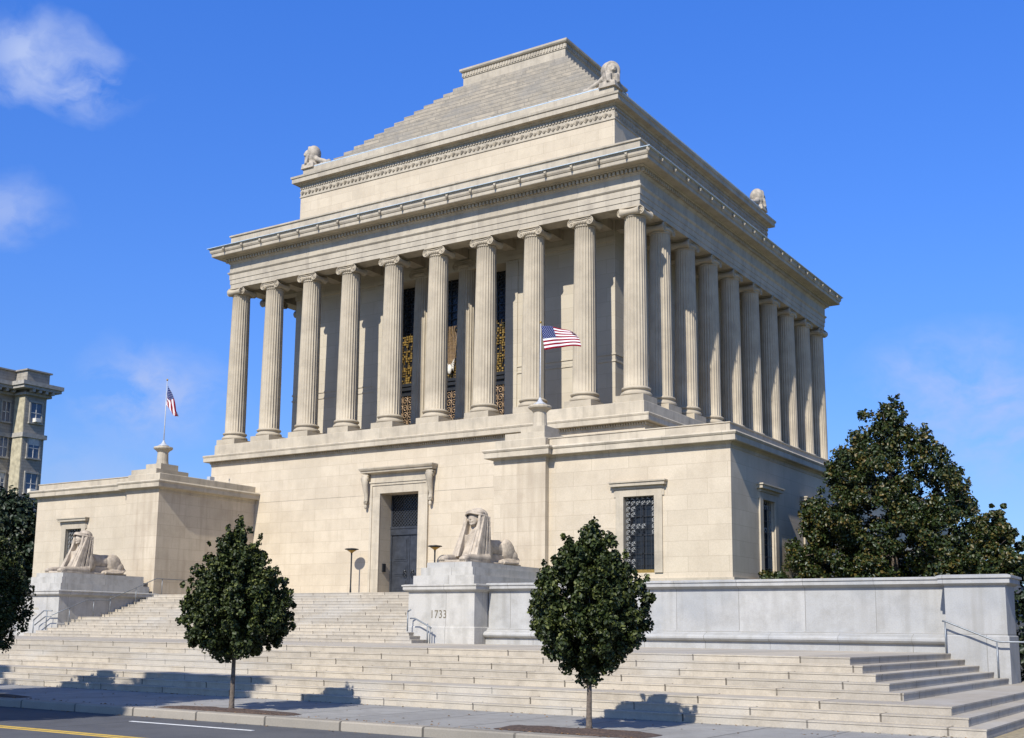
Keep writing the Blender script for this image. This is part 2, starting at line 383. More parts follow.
# ------------------------------------------------------------ sphinx pedestals and terrace walls
def pedestal(x0, x1, label):
    cx = (x0+x1)/2; e = empty('sphinx_pedestal', (cx, -11, ZL), label, 'pedestal', 'sphinx pedestals beside the steps')
    hw = (x1-x0)/2
    def lb(mb, name, mat=M_gran): o = mb.build(name, mat, e); o.matrix_parent_inverse = Matrix.Translation((-cx, 11, -ZL)); return o
    rect = (cx-hw, cx+hw, -14, -8.12)
    lb(MB().ring(rect, [(0, ZL-.05), (0, -9.66)]), 'pedestal_body')
    lb(MB().ring(rect, [(.05, ZL-.04), (.05, -11.02), (.03, -10.98)]), 'base_course')
    lb(MB().ring(rect, [(0.03, -9.662), (.06, -9.62), (.14, -9.60), (.17, -9.56), (.17, -9.45), (.21, -9.43), (.21, -9.385), (.10, -9.36)]), 'cornice')
    r2 = (cx-hw, cx+hw, -14, -8.25)
    lb(MB().ring(r2, [(-.12, -9.37), (-.12, -9.01)]).ring(r2, [(-.33, -9.02), (-.33, -8.69)]), 'step_block')
    lb(MB().ring((cx-hw, cx+hw, -14, -7.95), [(-.50, -8.70), (-.50, -8.48)]), 'plinth', M_gran)
    return e
pr = pedestal(*PXR, 'white granite pedestal carved 1733 under the right stone sphinx')
pl = pedestal(*PXL, 'white granite pedestal under the left stone sphinx, shaded flank along the steps')
def text(s_, size, loc, parent, pinv, name='inscription', depth=.006, mat=M_ins, sx=1.):
    cu = bpy.data.curves.new('tmp', 'FONT'); cu.body = s_; cu.size = size; cu.extrude = depth; cu.align_x = 'CENTER'; cu.space_character = 1.08
    ob = bpy.data.objects.new('tmp', cu); C.objects.link(ob)
    dg = bpy.context.evaluated_depsgraph_get(); me = bpy.data.meshes.new_from_object(ob.evaluated_get(dg))
    bpy.data.objects.remove(ob); me.name = name; me.materials.clear(); me.materials.append(mat)
    o = bpy.data.objects.new(name, me); C.objects.link(o); o.parent = parent; o.matrix_parent_inverse = pinv
    o.location = loc; o.rotation_euler = (R(90), 0, 0); o.scale = (sx, 1, 1); return o
text('1733', .44, (-1.58, -14.001, -10.66), pr, Matrix.Translation((1.475, 11, -ZL)), sx=.86)
M_ins2 = simple('worn_letter', (.36, .32, .22), .9)
text('ANNO', .17, (-26.62, -14.001, -10.34), pl, Matrix.Translation((26.375, 11, -ZL)), mat=M_ins2)
text('1911', .17, (-26.62, -14.001, -10.62), pl, Matrix.Translation((26.375, 11, -ZL)), mat=M_ins2)

def terrace_wall(sgn, label):
    m = (lambda x: x) if sgn > 0 else sym
    e = empty('terrace_wall', (m(9), -13, ZL), label, 'wall')
    inv = Matrix.Translation((-m(9), 13, -ZL))
    def lb(mb, name, mat=M_wallg): o = mb.build(name, mat, e); o.matrix_parent_inverse = inv; return o
    x0, x1 = sorted((m(.16), m(17.3)))
    lb(MB().box(x0, x1, -13.1, -12.5, ZL-.6, -9.6), 'wall_body')
    # moulded base
    prof = [(-13.30, ZL-.6), (-13.30, ZL+.24), (-13.34, ZL+.25), (-13.42, ZL+.28), (-13.47, ZL+.34), (-13.47, ZL+.40), (-13.42, ZL+.46), (-13.32, ZL+.50), (-13.22, ZL+.53), (-13.2, ZL+.60), (-13.09, ZL+.62)]
    def ext(prof, xa, xb):
        vs = [(xa, y, z) for y, z in prof]+[(xb, y, z) for y, z in prof]; n = len(prof)
        return MB().add(vs, [(i, i+1, i+1+n, i+n) for i in range(n-1)]+[tuple(range(n)), tuple(range(n, 2*n))])
    lb(ext(prof, x0, x1), 'base_mould')
    cp = [(-12.55, -9.61), (-13.13, -9.61), (-13.20, -9.57), (-13.3, -9.53), (-13.3, -9.41), (-13.34, -9.40), (-13.34, -9.35), (-13.28, -9.315), (-12.4, -9.30), (-12.4, -9.6)]
    lb(ext(cp, x0, x1), 'coping')
    p0, p1 = sorted((m(17.26), m(18.98)))
    rect = (p0, p1, -14.0, -12.6)
    lb(MB().ring(rect, [(0, -13.2), (0, -9.62)]), 'end_pier')
    lb(MB().ring(rect, [(.045, -13.2), (.045, -11.12), (.02, -11.09)]), 'pier_base')
    lb(MB().ring(rect, [(0.02, -9.622), (.06, -9.6), (.15, -9.56), (.15, -9.42), (.20, -9.41), (.20, -9.34), (.08, -9.30)]), 'pier_cap')
    # side return wall running back from the pier
    q0, q1 = sorted((m(17.3), m(17.9)))
    lb(MB().box(q0, q1, -12.55, 34, -13.2, -9.62), 'return_wall')
    lb(MB().box(q0-.15, q1+.15, -12.4, 34, -9.615, -9.32), 'return_coping')
    return e
terrace_wall(1, 'long low white terrace wall right of the 1733 pedestal ending in a block pier')
terrace_wall(-1, 'white terrace wall left of the left sphinx pedestal, mostly behind the dark tree')
tag(MB().box(.1, 17.5, -12.58, 40, -13.2, -9.42).build('raised_garden', M_grass), kind='structure')
tag(MB().box(sym(17.5), sym(.1), -12.58, 40, -13.2, -9.42).build('raised_garden', M_grass), kind='structure')

# handrails
def rail(name_label, posts, rails, r=.03, group=None):
    x, y, z = posts[0][0]
    e = empty('handrail', (x, y, z), name_label, 'handrail', group); inv = Matrix.Translation((-x, -y, -z))
    for a, b in posts:
        o = MB().cyl(a, b, r*.85, 8).build('post', M_steel, e, True); o.matrix_parent_inverse = inv
    for pts in rails:
        o = MB().tube(pts, r, 8).build('rail', M_steel, e, True); o.matrix_parent_inverse = inv
    return e
yr = -14.28
rail('steel handrail on the face of the end pier at the far right steps',
     [((17.3, yr, ZL-.02), (17.3, yr, -10.72)), ((18.72, yr, ZW+3*RS), (18.72, yr, -11.24))],
     [[(17.22, yr, -10.68), (17.34, yr, -10.70), (18.62, yr, -11.22), (18.8, yr, -11.27), (20.6, yr, -11.27)]], .028)
yr = -14.42
rail('short grey handrail before the right sphinx pedestal below the date',
     [((-2.75, yr, ZL+.45), (-2.75, yr, -10.42)), ((-1.78, yr, ZL), (-1.78, yr, -10.88)), ((-1.66, yr, ZL), (-1.66, yr, -10.98))],
     [[(-2.62, yr, -10.68), (-2.4, yr, -10.68), (-1.78, yr, -10.95), (-1.6, yr, -11.05)], [(-2.75, yr, -10.42), (-2.6, yr, -10.34)]])
rail('short grey handrail before the left sphinx pedestal',
     [((-26.1, yr, ZL), (-26.1, yr, -10.86)), ((-25.1, yr, ZL+.3), (-25.1, yr, -10.4))],
     [[(-26.1, yr, -10.86), (-25.35, yr, -10.4), (-24.7, yr, -10.4)], [(-26.0, yr, -11.1), (-25.2, yr, -10.68), (-24.75, yr, -10.68)]])
def zst(y):
    if y < -12.82: return ZL+RU*min(7, max(0, math.floor((y+15.1)/.38)+1))
    if y < -11.4: return ZL+RU*7
    return ZL+RU*min(16, 8+math.floor((y+11.4)/.38))
xr = -24.45
rail('long thin handrail climbing the steps along the flank of the left pedestal',
     [((xr, y, zst(y)), (xr, y, zst(y)+.85)) for y in (-13.6, -12.2, -11.2, -9.6, -7.9)],
     [[(xr, -14.6, zst(-14.6)+.75), (xr, -13.6, zst(-13.6)+.85), (xr, -12.6, zst(-12.6)+.85), (xr, -11.4, zst(-12.)+.85), (xr, -8.3, ZT+.85), (xr, -5.5, ZT+.85)]], .025)

# ------------------------------------------------------------ the temple
T = empty('temple', (CX, 0, ZT), 'monumental pale limestone temple with Ionic colonnade and stepped pyramid roof', 'temple')
TI = Matrix.Translation((-CX, 0, -ZT))
def tp(mb, name, mat, parent=None, smooth=False):
    o = mb.build(name, mat, None, smooth)
    if parent is None: o.parent = T; o.matrix_parent_inverse = TI
    else: o.parent = parent; o.matrix_parent_inverse = parent.matrix_world.inverted() if False else Matrix.Identity(4)
    return o
W_, D_ = 27.9, 28.1
RECT = (-W_, 0.0, 0.0, D_)
# lower block (main podium) with its recessed doorway
YW = -.85
def wall_with_hole(x0, x1, z0, z1, y, hx0, hx1, hz0, hz1, depth, thick=.0):
    """front sheet at y with a hole, plus reveals going back by depth"""
    mb = MB(); f_ = y
    def q(a, b, c, d): mb.add([(a, f_, c), (b, f_, c), (b, f_, d), (a, f_, d)], [(0, 1, 2, 3)])
    q(x0, hx0, z0, z1); q(hx1, x1, z0, z1); q(hx0, hx1, hz1, z1)
    if hz0 > z0: q(hx0, hx1, z0, hz0)
    a, b, c, d = hx0, hx1, hz0, hz1; yb = y+depth
    mb.add([(a, y, c), (a, yb, c), (a, yb, d), (a, y, d)], [(0, 1, 2, 3)])
    mb.add([(b, y, c), (b, yb, c), (b, yb, d), (b, y, d)], [(3, 2, 1, 0)])
    mb.add([(a, y, d), (a, yb, d), (b, yb, d), (b, y, d)], [(0, 1, 2, 3)])
    mb.add([(a, y, c), (b, y, c), (b, yb, c), (a, yb, c)], [(0, 1, 2, 3)])
    return mb
DX0, DX1 = CX-1.35, CX+1.30
mb = wall_with_hole(-W_-.85, .85, ZT-.5, -1.36, YW, DX0, DX1, ZT, -3.72, 1.0)
mb.add([(-W_-.85, YW, ZT-.5), (-W_-.85, D_+.85, ZT-.5), (-W_-.85, D_+.85, -1.36), (-W_-.85, YW, -1.36)], [(0, 1, 2, 3)])
mb.add([(.85, YW, ZT-.5), (.85, D_+.85, ZT-.5), (.85, D_+.85, -1.36), (.85, YW, -1.36)], [(0, 1, 2, 3)])
mb.add([(-W_-.85, D_+.85, ZT-.5), (.85, D_+.85, ZT-.5), (.85, D_+.85, -1.36), (-W_-.85, D_+.85, -1.36)], [(0, 1, 2, 3)])
tp(mb, 'podium_wall', M_lime)
pc = [(.85, -1.36), (.88, -1.33), (.88, -1.10), (.93, -1.08), (1.19, -1.07), (1.20, -1.09), (1.22, -1.07), (1.22, -.83), (1.24, -.82), (1.27, -.74), (1.22, -.68), (.78, -.60)]
dm = MB().ring(RECT, pc, True, False)
x = -W_-.88
while x < .92: dm.box(x, x+.07, -.985, -.89, -1.22, -1.10); x += .14
y = -.9
while y < 12: dm.box(.89, .985, y, y+.07, -1.22, -1.10); y += .14
tp(dm, 'podium_cornice', M_trim)
tp(MB().ring(RECT, [(.76, -.62), (.76, -.02), (.74, 0)]), 'stylobate', M_trim)

# columns
XF = [-27.83, -24.93, -21.85, -18.77, -15.54, -12.36, -9.13, -6.05, -2.97, -.07]
off = [1.6, 4.8, 7.95, 11.1, 13.98]
YS = sorted([14.05+a for a in off]+[14.05-a for a in off])
def shaft_mesh():
    mb = MB(); nf = 24; sub = 6; n = nf*sub; rings = []
    for t in np.linspace(0, 1, 9):
        z = .82+t*(9.52-.82); rings.append((z, .625-.085*t**1.6, 1))
    rings = [(.78, .665, 0)]+rings+[(9.55, .53, 0)]
    vs = []; fs = []
    for z, rad, fl in rings:
        for k in range(n):
            a = 2*math.pi*k/n; ph = (k % sub)/sub
            d = 0 if not fl or k % sub == 0 else -math.sin(math.pi*ph)**.7*.052
            vs.append(((rad+d)*math.cos(a), (rad+d)*math.sin(a), z))
    for i in range(len(rings)-1):
        for k in range(n): q = i*n+k; w_ = i*n+(k+1) % n; fs.append((q, w_, w_+n, q+n))
    return mb.add(vs, fs)
def base_mb():
    mb = MB().box(-.77, .77, -.77, .77, -.001, .34)
    mb.lathe([(.64, .34), (.74, .345), (.785, .40), (.785, .47), (.74, .53), (.68, .545), (.65, .60), (.675, .66), (.72, .67), (.745, .72), (.72, .77), (.66, .785), (.62, .83)], 40)
    return mb
def volute_caps(ax, mb):
    """two scroll cylinders along axis y (ax=0) or x (ax=1) with spiral relief on their ends"""
    def q(x, y, z): return (x, y, z) if ax == 0 else (-y, x, z)
    for s_ in (-1, 1):
        cx_, cz = s_*.545, 9.765
        pts = []; rs = []
        for t in np.linspace(-1, 1, 9): pts.append(q(cx_, t*.50, cz)); rs.append(.215-.070*math.cos(t*math.pi/2)**1.)
        mb.tube(pts, rs, 20)
        for e_ in (-1, 1):
            sp = []; rr_ = []
            for k in range(30):
                a = k/29*2*math.pi*1.9; rad = .222-.17*k/29
                sp.append(q(cx_+s_*rad*math.sin(a), e_*.515, cz+rad*math.cos(a))); rr_.append(.028-.012*k/29)
            mb.tube(sp, rr_, 6)
            mb.ell(q(cx_, e_*.515, cz), (.042, .042, .042), 8, 6)
            # band joining the scrolls
    for e_ in (-1, 1):
        a = q(-.545, e_*.515, 9.965); b = q(.545, e_*.515, 9.965); c_ = q(0, e_*.515, 9.90)
        mb.tube([a, ((a[0]+c_[0])/2, (a[1]+c_[1])/2, 9.925), c_, ((b[0]+c_[0])/2, (b[1]+c_[1])/2, 9.925), b], .028, 6)
    x0, x1 = (-.5, .5); 
    lo = q(-.5, -.49, 0); hi = q(.5, .49, 0)
    mb.box(lo[0], hi[0], lo[1], hi[1], 9.80, 9.98)
    return mb
def cap_mb(mode):
    mb = MB()
    if mode in ('f', 'c'): volute_caps(0, mb)
    if mode in ('s', 'c'): volute_caps(1, mb)
    mb.lathe([(.54, 9.52), (.57, 9.55), (.54, 9.58), (.54, 9.62), (.61, 9.69), (.645, 9.75), (.60, 9.81)], 36)
    mb.box(-.62, .62, -.58, .58, 9.985, 10.03); mb.box(-.58, .58, -.55, .55, 10.025, 10.06)
    for k in range(28):
        a = 2*math.pi*k/28; mb.ell((.615*math.cos(a), .615*math.sin(a), 9.70), (.035, .035, .05), 6, 4)
    return mb
def proto_column(mode):
    c = tp(shaft_mesh(), 'column', M_col, None)
    for p in c.data.polygons: p.use_smooth = True
    tp(base_mb(), 'column_base', M_col, c)
    tp(cap_mb(mode), 'capital', M_col, c)
    return c
protos = {m: proto_column(m) for m in 'fsc'}; used = set()
def put_col(mode, x, y):
    o = protos[mode]
    if mode in used: o = copy_tree(o)
    used.add(mode); o.location = (x, y, 0); o['group'] = 'fluted Ionic columns of the colonnade'
    if o.parent is None: o.parent = T
    return o
for i, x in enumerate(XF): put_col('c' if i in (0, 9) else 'f', x, YS[0])
for j, y in enumerate(YS[1:], 1):
    for x in (XF[0], XF[9]): put_col('c' if j == 9 else 's', x, y)
for x in XF[1:-1]: put_col('f', x, YS[-1])

# entablature
def ringwall(prof_o, prof_i):   # closed loop profile around the colonnade (outer up, inner down)
    mb = MB(); x0, x1, y0, y1 = RECT; vs = []; fs = []
    prof = prof_o+prof_i
    for o, z in prof: vs += [(x0-o, y0-o, z), (x1+o, y0-o, z), (x1+o, y1+o, z), (x0-o, y1+o, z)]
    n = len(prof)
    for k in range(n):
        for j in range(4): a = k*4+j; b = k*4+(j+1) % 4; c_ = ((k+1) % n)*4+(j+1) % 4; d = ((k+1) % n)*4+j; fs.append((a, b, c_, d))
    return mb.add(vs, fs)
tp(ringwall([(.44, 10.06), (.44, 10.32), (.475, 10.33), (.475, 10.62), (.51, 10.63), (.51, 10.93), (.56, 10.98), (.60, 11.03), (.60, 11.09), (.52, 11.10)],
            [(-.5, 11.10), (-.5, 10.06)]), 'architrave', M_ent)
tp(ringwall([(.505, 11.10), (.505, 11.62), (.56, 11.66), (.58, 11.70)], [(-.45, 11.70), (-.45, 11.10)]), 'frieze', M_ent)
dm = MB().ring(RECT, [(.58, 11.70), (.62, 11.73), (.62, 11.93), (.83, 11.96), (.87, 12.03), (1.30, 12.04), (1.31, 12.02), (1.33, 12.05), (1.33, 12.22), (1.37, 12.24), (1.42, 12.33), (1.43, 12.47), (1.46, 12.48), (1.46, 12.54), (.6, 12.60)])
def dents(mb, o, z0, z1, dep, wd, sp, rect=RECT, sides='fr'):
    x0, x1, y0, y1 = rect
    if 'f' in sides:
        n = int((x1-x0+2*o)/sp); s_ = (x1-x0+2*o-wd)/n
        for k in range(n+1): a = x0-o+k*s_; mb.box(a, a+wd, y0-o-dep, y0-o+.01, z0, z1)
    for c_, X in (('r', 1), ('l', 0)):
        if c_ in sides:
            n = int((y1-y0+2*o)/sp); s_ = (y1-y0+2*o-wd)/n
            for k in range(n+1):
                a = y0-o+k*s_
                if X: mb.box(x1+o-.01, x1+o+dep, a, a+wd, z0, z1)
                else: mb.box(x0-o-dep, x0-o+.01, a, a+wd, z0, z1)
dents(dm, .62, 11.745, 11.92, .16, .13, .235, sides='frl')
tp(dm, 'dentilled_cornice', M_ent)
tp(ringwall([(1.44, 12.542), (1.56, 12.545), (1.56, 12.575), (1.44, 12.585)], [(1.2, 12.585), (1.2, 12.542)]), 'gutter_flashing', M_flash)
sp = MB().lathe([(.02, 0), (.10, .0), (.13, .05), (.13, .10), (.10, .16), (.05, .2)], 10)
sp = MB(); sp.ell((0, 0, 0), (.13, .12, .16)); sp.ell((0, -.12, -.03), (.07, .12, .07)); sp.ell((-.1, 0, .13), (.04, .04, .05)); sp.ell((.1, 0, .13), (.04, .04, .05)); sp.box(-.05, .05, -.2, 0, -.16, -.1)
sp0 = tp(sp, 'lion_head_spout', M_ent, None, True)
first = True
def put_spout(x, y, rz):
    global first
    o = sp0 if first else copy_tree(sp0)
    first = False; o.location = (x, y, 12.36); o.rotation_euler = (0, 0, rz); o.scale = (.52, .52, .72); o['group'] = 'lion head water spouts along the cornice'
for k in range(19): put_spout(.22-1.57*k, -1.50, 0)
for k in range(20): put_spout(1.47, -.92+1.57*k-.7+.0, R(90))
tp(ringwall([(.52, 12.56), (.52, 13.42), (.60, 13.44), (.60, 13.53), (.50, 13.56)], [(.05, 13.56), (.05, 12.56)]), 'parapet', M_ent)
tp(MB().box(-W_-.4, .4, -.4, D_+.4, 12.60, 13.2), 'roof_deck', M_roofst)
# attic, its carved band, cornice, stepped pyramid
tp(MB().ring(RECT, [(-2.49, 13.2), (-2.49, 16.44)]), 'attic_wall', M_lime)
tp(MB().ring(RECT, [(-2.49, 16.44), (-2.44, 16.46), (-2.44, 16.53), (-2.475, 16.55), (-2.475, 17.24), (-2.40, 17.28), (-2.36, 17.36), (-2.06, 17.38), (-2.06, 17.64), (-2.0, 17.68), (-1.98, 17.80), (-2.2, 17.86), (-2.55, 17.9)]), 'attic_cornice', M_ent)
am = MB(); RA = (-W_+2.475, -2.475, 2.475, D_-2.475)
def palm(mb, x, y, ax, tall):
    n = 5; r_ = .085 if tall else .06; h = .26 if tall else .17
    def q(u, v, z): return (x+u, y-v, z) if ax == 0 else (x+v, y+u, z)
    b = 16.63; 
    for k in range(-2, 3):
        a = k*.34; t = (math.sin(a)*h, math.cos(a)*h)
        mb.add([q(-.015+math.sin(a)*.05, .0, b), q(.015+math.sin(a)*.05, .05, b), q(t[0]+.03, .05, b+t[1]), q(t[0]-.03, .0, b+t[1])], [(0, 1, 2, 3)])
        mb.tube([q(math.sin(a)*.05, .02, b), q(t[0], .035, b+t[1])], [.010, .022], 5)
x = RA[0]+.15; k = 0
while x < RA[1]: palm(am, x, RA[2], 0, k % 2 == 0); x += .30; k += 1
y = RA[2]+.15
while y < RA[3]: palm(am, RA[1], y, 1, k % 2 == 0); y += .30; k += 1
dents(am, 0, 17.02, 17.16, .06, .13, .20, RA, 'fr')
tp(am, 'anthemion_band', M_ent)
tp(MB().ring(RECT, [(-2.55, 17.88), (-2.55, 18.42), (-2.62, 18.5)]), 'blocking_course', M_ent)
tp(MB().ring(RECT, [(-2.60, 18.44), (-2.57, 18.48), (-2.57, 18.525), (-2.8, 18.56)]), 'roof_flashing', M_flash)
pm = MB(); prof = [(-3.3, 18.52)]
ns = 13; o0, z0_ = -3.45, 18.9; o1, z1_ = -9.45, 25.12
for k in range(ns+1):
    o = o0+(o1-o0)*k/ns; z = z0_+(z1_-z0_)*k/ns
    if k == 0: prof += [(o, 18.52), (o, z)]
    else: prof += [(o, prof[-1][1]), (o, z)]
pm.ring(RECT, prof); tp(pm, 'stepped_pyramid_roof', M_roofst)
dm = MB().ring(RECT, [(-9.95, 25.08), (-9.95, 25.96), (-9.90, 25.98), (-9.90, 26.32), (-9.80, 26.36), (-9.74, 26.44), (-9.74, 26.57), (-10., 26.62)])
dents(dm, -9.90, 26.05, 26.28, .045, .13, .22, sides='frl'); tp(dm, 'roof_cap', M_ent)

# body behind the colonnade, with the three bay loggia
CI = 2.5
LX0, LX1, LZ = -17.95, -9.40, 9.5
mb = wall_with_hole(-W_+CI, -CI, 0, 10.9, CI, LX0, LX1, .02, LZ, 1.3)
for X in (-W_+CI, -CI): mb.add([(X, CI, 0), (X, D_-CI, 0), (X, D_-CI, 10.9), (X, CI, 10.9)], [(0, 1, 2, 3)])
mb.add([(-W_+CI, D_-CI, 0), (-CI, D_-CI, 0), (-CI, D_-CI, 10.9), (-W_+CI, D_-CI, 10.9)], [(0, 1, 2, 3)])
bmb = mb
cm = MB().box(-W_+.46, -.46, .46, D_-.46, 10.7, 11.0)
for x in XF[1:-1]:
    cm.box(x-.35, x+.35, .52, CI-.01, 10.15, 10.69)
for y in YS[1:-1]:
    cm.box(-CI+.01, -.52, y-.35, y+.35, 10.15, 10.69); cm.box(-W_+.52, -W_+CI-.01, y-.35, y+.35, 10.15, 10.69)
tp(cm, 'coffered_ceiling', M_ent)

for a, b in ((-W_+CI-.04, LX0), (LX1, -CI+.04)):
    for z in (2.95, 3.32): bmb.box(a, b, CI-.045, CI+.05, z, z+.09)
    bmb.box(a, b, CI-.08, CI+.05, 9.55, 9.8); bmb.box(a, b, CI-.09, CI+.05, 0, .5)
for z in (2.95, 3.32): bmb.box(-CI-.05, -CI+.045, CI, D_-CI, z, z+.09)
tp(bmb, 'cella_wall', M_inner)
for x in (XF[4], XF[5]):
    o = put_col('f', x, CI+.45); o['label'] = 'inner column framing the loggia window'
    for ch in o.children: pass
for x in (LX0-.4, LX1+.4): tp(MB().box(x-.4, x+.4, CI-.06, CI+.7, .01, LZ-.02), 'loggia_pilaster', M_inner)
YG = CI+1.28
tp(MB().box(LX0, LX1, YG, YG+.1, 0, LZ), 'loggia_glazing', M_glass)
gl = MB()
for z in (3.05, 3.3): gl.box(LX0, LX1, YG-.25, YG-.02, z, z+.18)
gl.box(LX0, LX1, YG-.12, YG-.02, 2.75, 3.05)
x = LX0
while x < LX1: gl.box(x, x+.05, YG-.07, YG-.01, 3.4, LZ); x += .55
z = 6.6
while z < LZ: gl.box(LX0, LX1, YG-.07, YG-.01, z, z+.05); z += .45
tp(gl, 'loggia_mullion', M_iron)
rg = MB()
x = LX0+.2
while x < LX1:
    for z in np.arange(6.7, 9.3, .45):
        rg.tube([(x+.14*math.cos(a), YG-.10, z+.2+.14*math.sin(a)) for a in np.linspace(0, 2*math.pi, 9)], .018, 4)
    x += .42
tp(rg, 'ring_lattice', M_iron)
gd = MB(); x = LX0+.12
rnd = random.Random(4)
while x < LX1-.1:
    for z in np.arange(3.5, 6.5, .15):
        if rnd.random() < .72: gd.box(x, x+.07+rnd.random()*.07, YG-.10-rnd.random()*.03, YG-.03, z, z+.05+rnd.random()*.08)
    x += .165
for k in range(26):
    a = LX0+.2+k*.33; gd.tube([(a, YG-.14, 3.5), (a+.75, YG-.14, 6.6)], .014, 4)
tp(gd, 'gilded_lattice', M_gold)
sc_ = MB(); x = LX0+.3; kk = 0
while x < LX1-.15:
    for z in (.55, 1.0, 1.45, 1.9, 2.35):
        s_ = 1 if kk % 2 else -1; kk += 1
        pts = [(x+s_*(.20-.17*t)*math.cos(t*9), YG-.14, z+.1+(.24-.2*t)*math.sin(t*9)) for t in np.linspace(0, 1, 14)]
        sc_.tube(pts, .026, 5)
    sc_.tube([(x+.17, YG-.13, .3), (x+.17, YG-.13, 2.72)], .02, 5)
    x += .36
tp(sc_, 'bronze_scroll_grille', M_rust)
eg = MB()
ex = CX
for k in range(-4, 5): eg.tube([(ex+k*.07, YG-.22, 4.3), (ex+k*.12, YG-.22, 6.6)], .024, 5)
tp(eg, 'gilded_ray', M_rust)
eg = MB()
for s_ in (-1, 1):
    for k in range(5): eg.tube([(ex+s_*.05, YG-.26, 3.95+.05*k), (ex+s_*(.22+.03*k), YG-.26, 4.1+.12*k), (ex+s_*(.26+.02*k), YG-.26, 3.85+.13*k)], [.05, .04, .01], 6)
eg.ell((ex, YG-.28, 4.0), (.14, .10, .3))
tp(eg, 'carved_wing_ornament', M_frame, None, True)
tp(MB().box(LX0+.1, LX1-.1, YG-.3, YG-.2, 0.02, .3), 'loggia_sill', M_trim)

# doorway
FD = YW-.09
mb = MB()
mb.box(DX0-.66, DX0, FD, YW+.01, ZT, -3.14); mb.box(DX1, DX1+.66, FD, YW+.01, ZT, -3.14); mb.box(DX0, DX1, FD, YW+.01, -3.72, -3.14)
mb.box(DX0-.66, DX0-.52, FD-.05, FD, ZT, -3.14); mb.box(DX1+.52, DX1+.66, FD-.05, FD, ZT, -3.14); mb.box(DX0-.52, DX1+.52, FD-.05, FD, -3.28, -3.14)
mb.box(DX0-.66, DX1+.66, FD-.03, YW+.01, -3.135, -2.66)
mb.box(DX0-.70, DX1+.70, FD-.10, YW+.01, -3.14, -3.05)
df = tp(mb, 'door_surround', M_trim)
DC = (DX0+DX1)/2
mb = MB()
hp = [(0, -2.665), (.12, -2.62), (.34, -2.58), (.36, -2.48), (.42, -2.46), (.48, -2.36), (.48, -2.31), (.1, -2.27)]
def hood(xa, xb, y, prof, e=.0):
    vs = []; n = len(prof)
    for o, z in prof: vs += [(xa-o*.55, y-o, z), (xb+o*.55, y-o, z), (xb+o*.55, y+.05, z), (xa-o*.55, y+.05, z)]
    fs = []
    for k in range(n-1):
        for j in range(4): a = k*4+j; b = k*4+(j+1) % 4; fs.append((a, b, b+4, a+4))
    fs += [(3, 2, 1, 0), tuple(range((n-1)*4, n*4))]
    return MB().add(vs, fs)
tp(hood(DC-2.28, DC+2.28, FD, hp), 'door_hood', M_trim)
for s_ in (-1, 1):
    b = MB(); x = DC+s_*2.22
    pts = [(x, FD-.16, -2.75), (x, FD-.30, -2.9), (x, FD-.24, -3.2), (x, FD-.14, -3.6), (x, FD-.08, -3.9), (x, FD-.10, -4.1), (x, FD-.14, -4.2)]
    b.tube(pts, [.2, .21, .17, .14, .11, .13, .11], 12); b.box(x-.2, x+.2, FD-.3, YW+.01, -2.8, -2.66)
    b.tube([(x-.2, FD-.2, -2.86), (x+.2, FD-.2, -2.86)], .15, 12)
    b.tube([(x-.1, FD-.1, -4.2), (x+.1, FD-.1, -4.2)], .1, 10)
    b.ell((x-.02, FD-.1, -4.42), (.09, .07, .14)); 
    tp(b, 'scroll_bracket', M_trim, None, True)
YD = .15
tr = MB(); tr.box(DX0, DX1, YD, YD+.1, -5.52, -3.72)
tp(MB().box(DX0-.0, DX1+.0, YD-.08, YD+.1, -5.95, -5.5).box(DX0, DX1, YD-.12, YD-.08, -5.6, -5.5).box(DX0, DX0+.1, YD-.06, YD, ZT, -3.72).box(DX1-.1, DX1, YD-.06, YD, ZT, -3.72), 'door_frame', M_bronze)
tp(tr, 'transom_panel', M_glass)
lat = MB(); n = 13
for k in range(-8, 20):
    for s_ in (-1, 1):
        a = DX0+.1+k*.2; 
        p = []
        for t in np.linspace(0, 1, 12):
            xx = a+s_*(t*1.78) if s_ > 0 else a+1.78*(1-t); zz = -5.5+t*1.78
            if DX0+.1 <= xx <= DX1-.1: p.append((xx, YD-.03, zz))
        if len(p) > 1: lat.tube(p, .02, 4)
tp(lat, 'transom_grille', M_bronze)
for s_, (a, b) in enumerate(((DX0+.1, DC-.012), (DC+.012, DX1-.1))):
    d = MB().box(a, b, YD, YD+.1, ZT+.02, -5.95)
    for z0, z1 in ((-9.0, -8.35), (-8.2, -7.55), (-7.4, -6.1)):
        d.box(a+.12, b-.12, YD-.02, YD+.01, z0, z1); d.box(a+.2, b-.2, YD-.045, YD-.019, z0+.1, z1-.1)
    leaf = tp(d, 'door_leaf', M_bronze)
    h = MB(); x = (b-.25 if s_ == 0 else a+.25); h.ell((x, YD-.09, -7.95), (.09, .06, .09)); h.tube([(x+.1*math.cos(t), YD-.11, -8.12+.13*math.sin(t)) for t in np.linspace(0, 6.28, 10)], .025, 5)
    k_ = tp(h, 'door_knocker', M_iron, leaf)
tp(MB().box(DX0, DX0+.08, YW+.25, YW+.5, -8.0, -7.55), 'intercom', M_iron)
tp(MB().box(DX0-.5, DX1+.5, YW-.5, YD+.1, ZT-.1, ZT+.02), 'door_sill', M_trim)

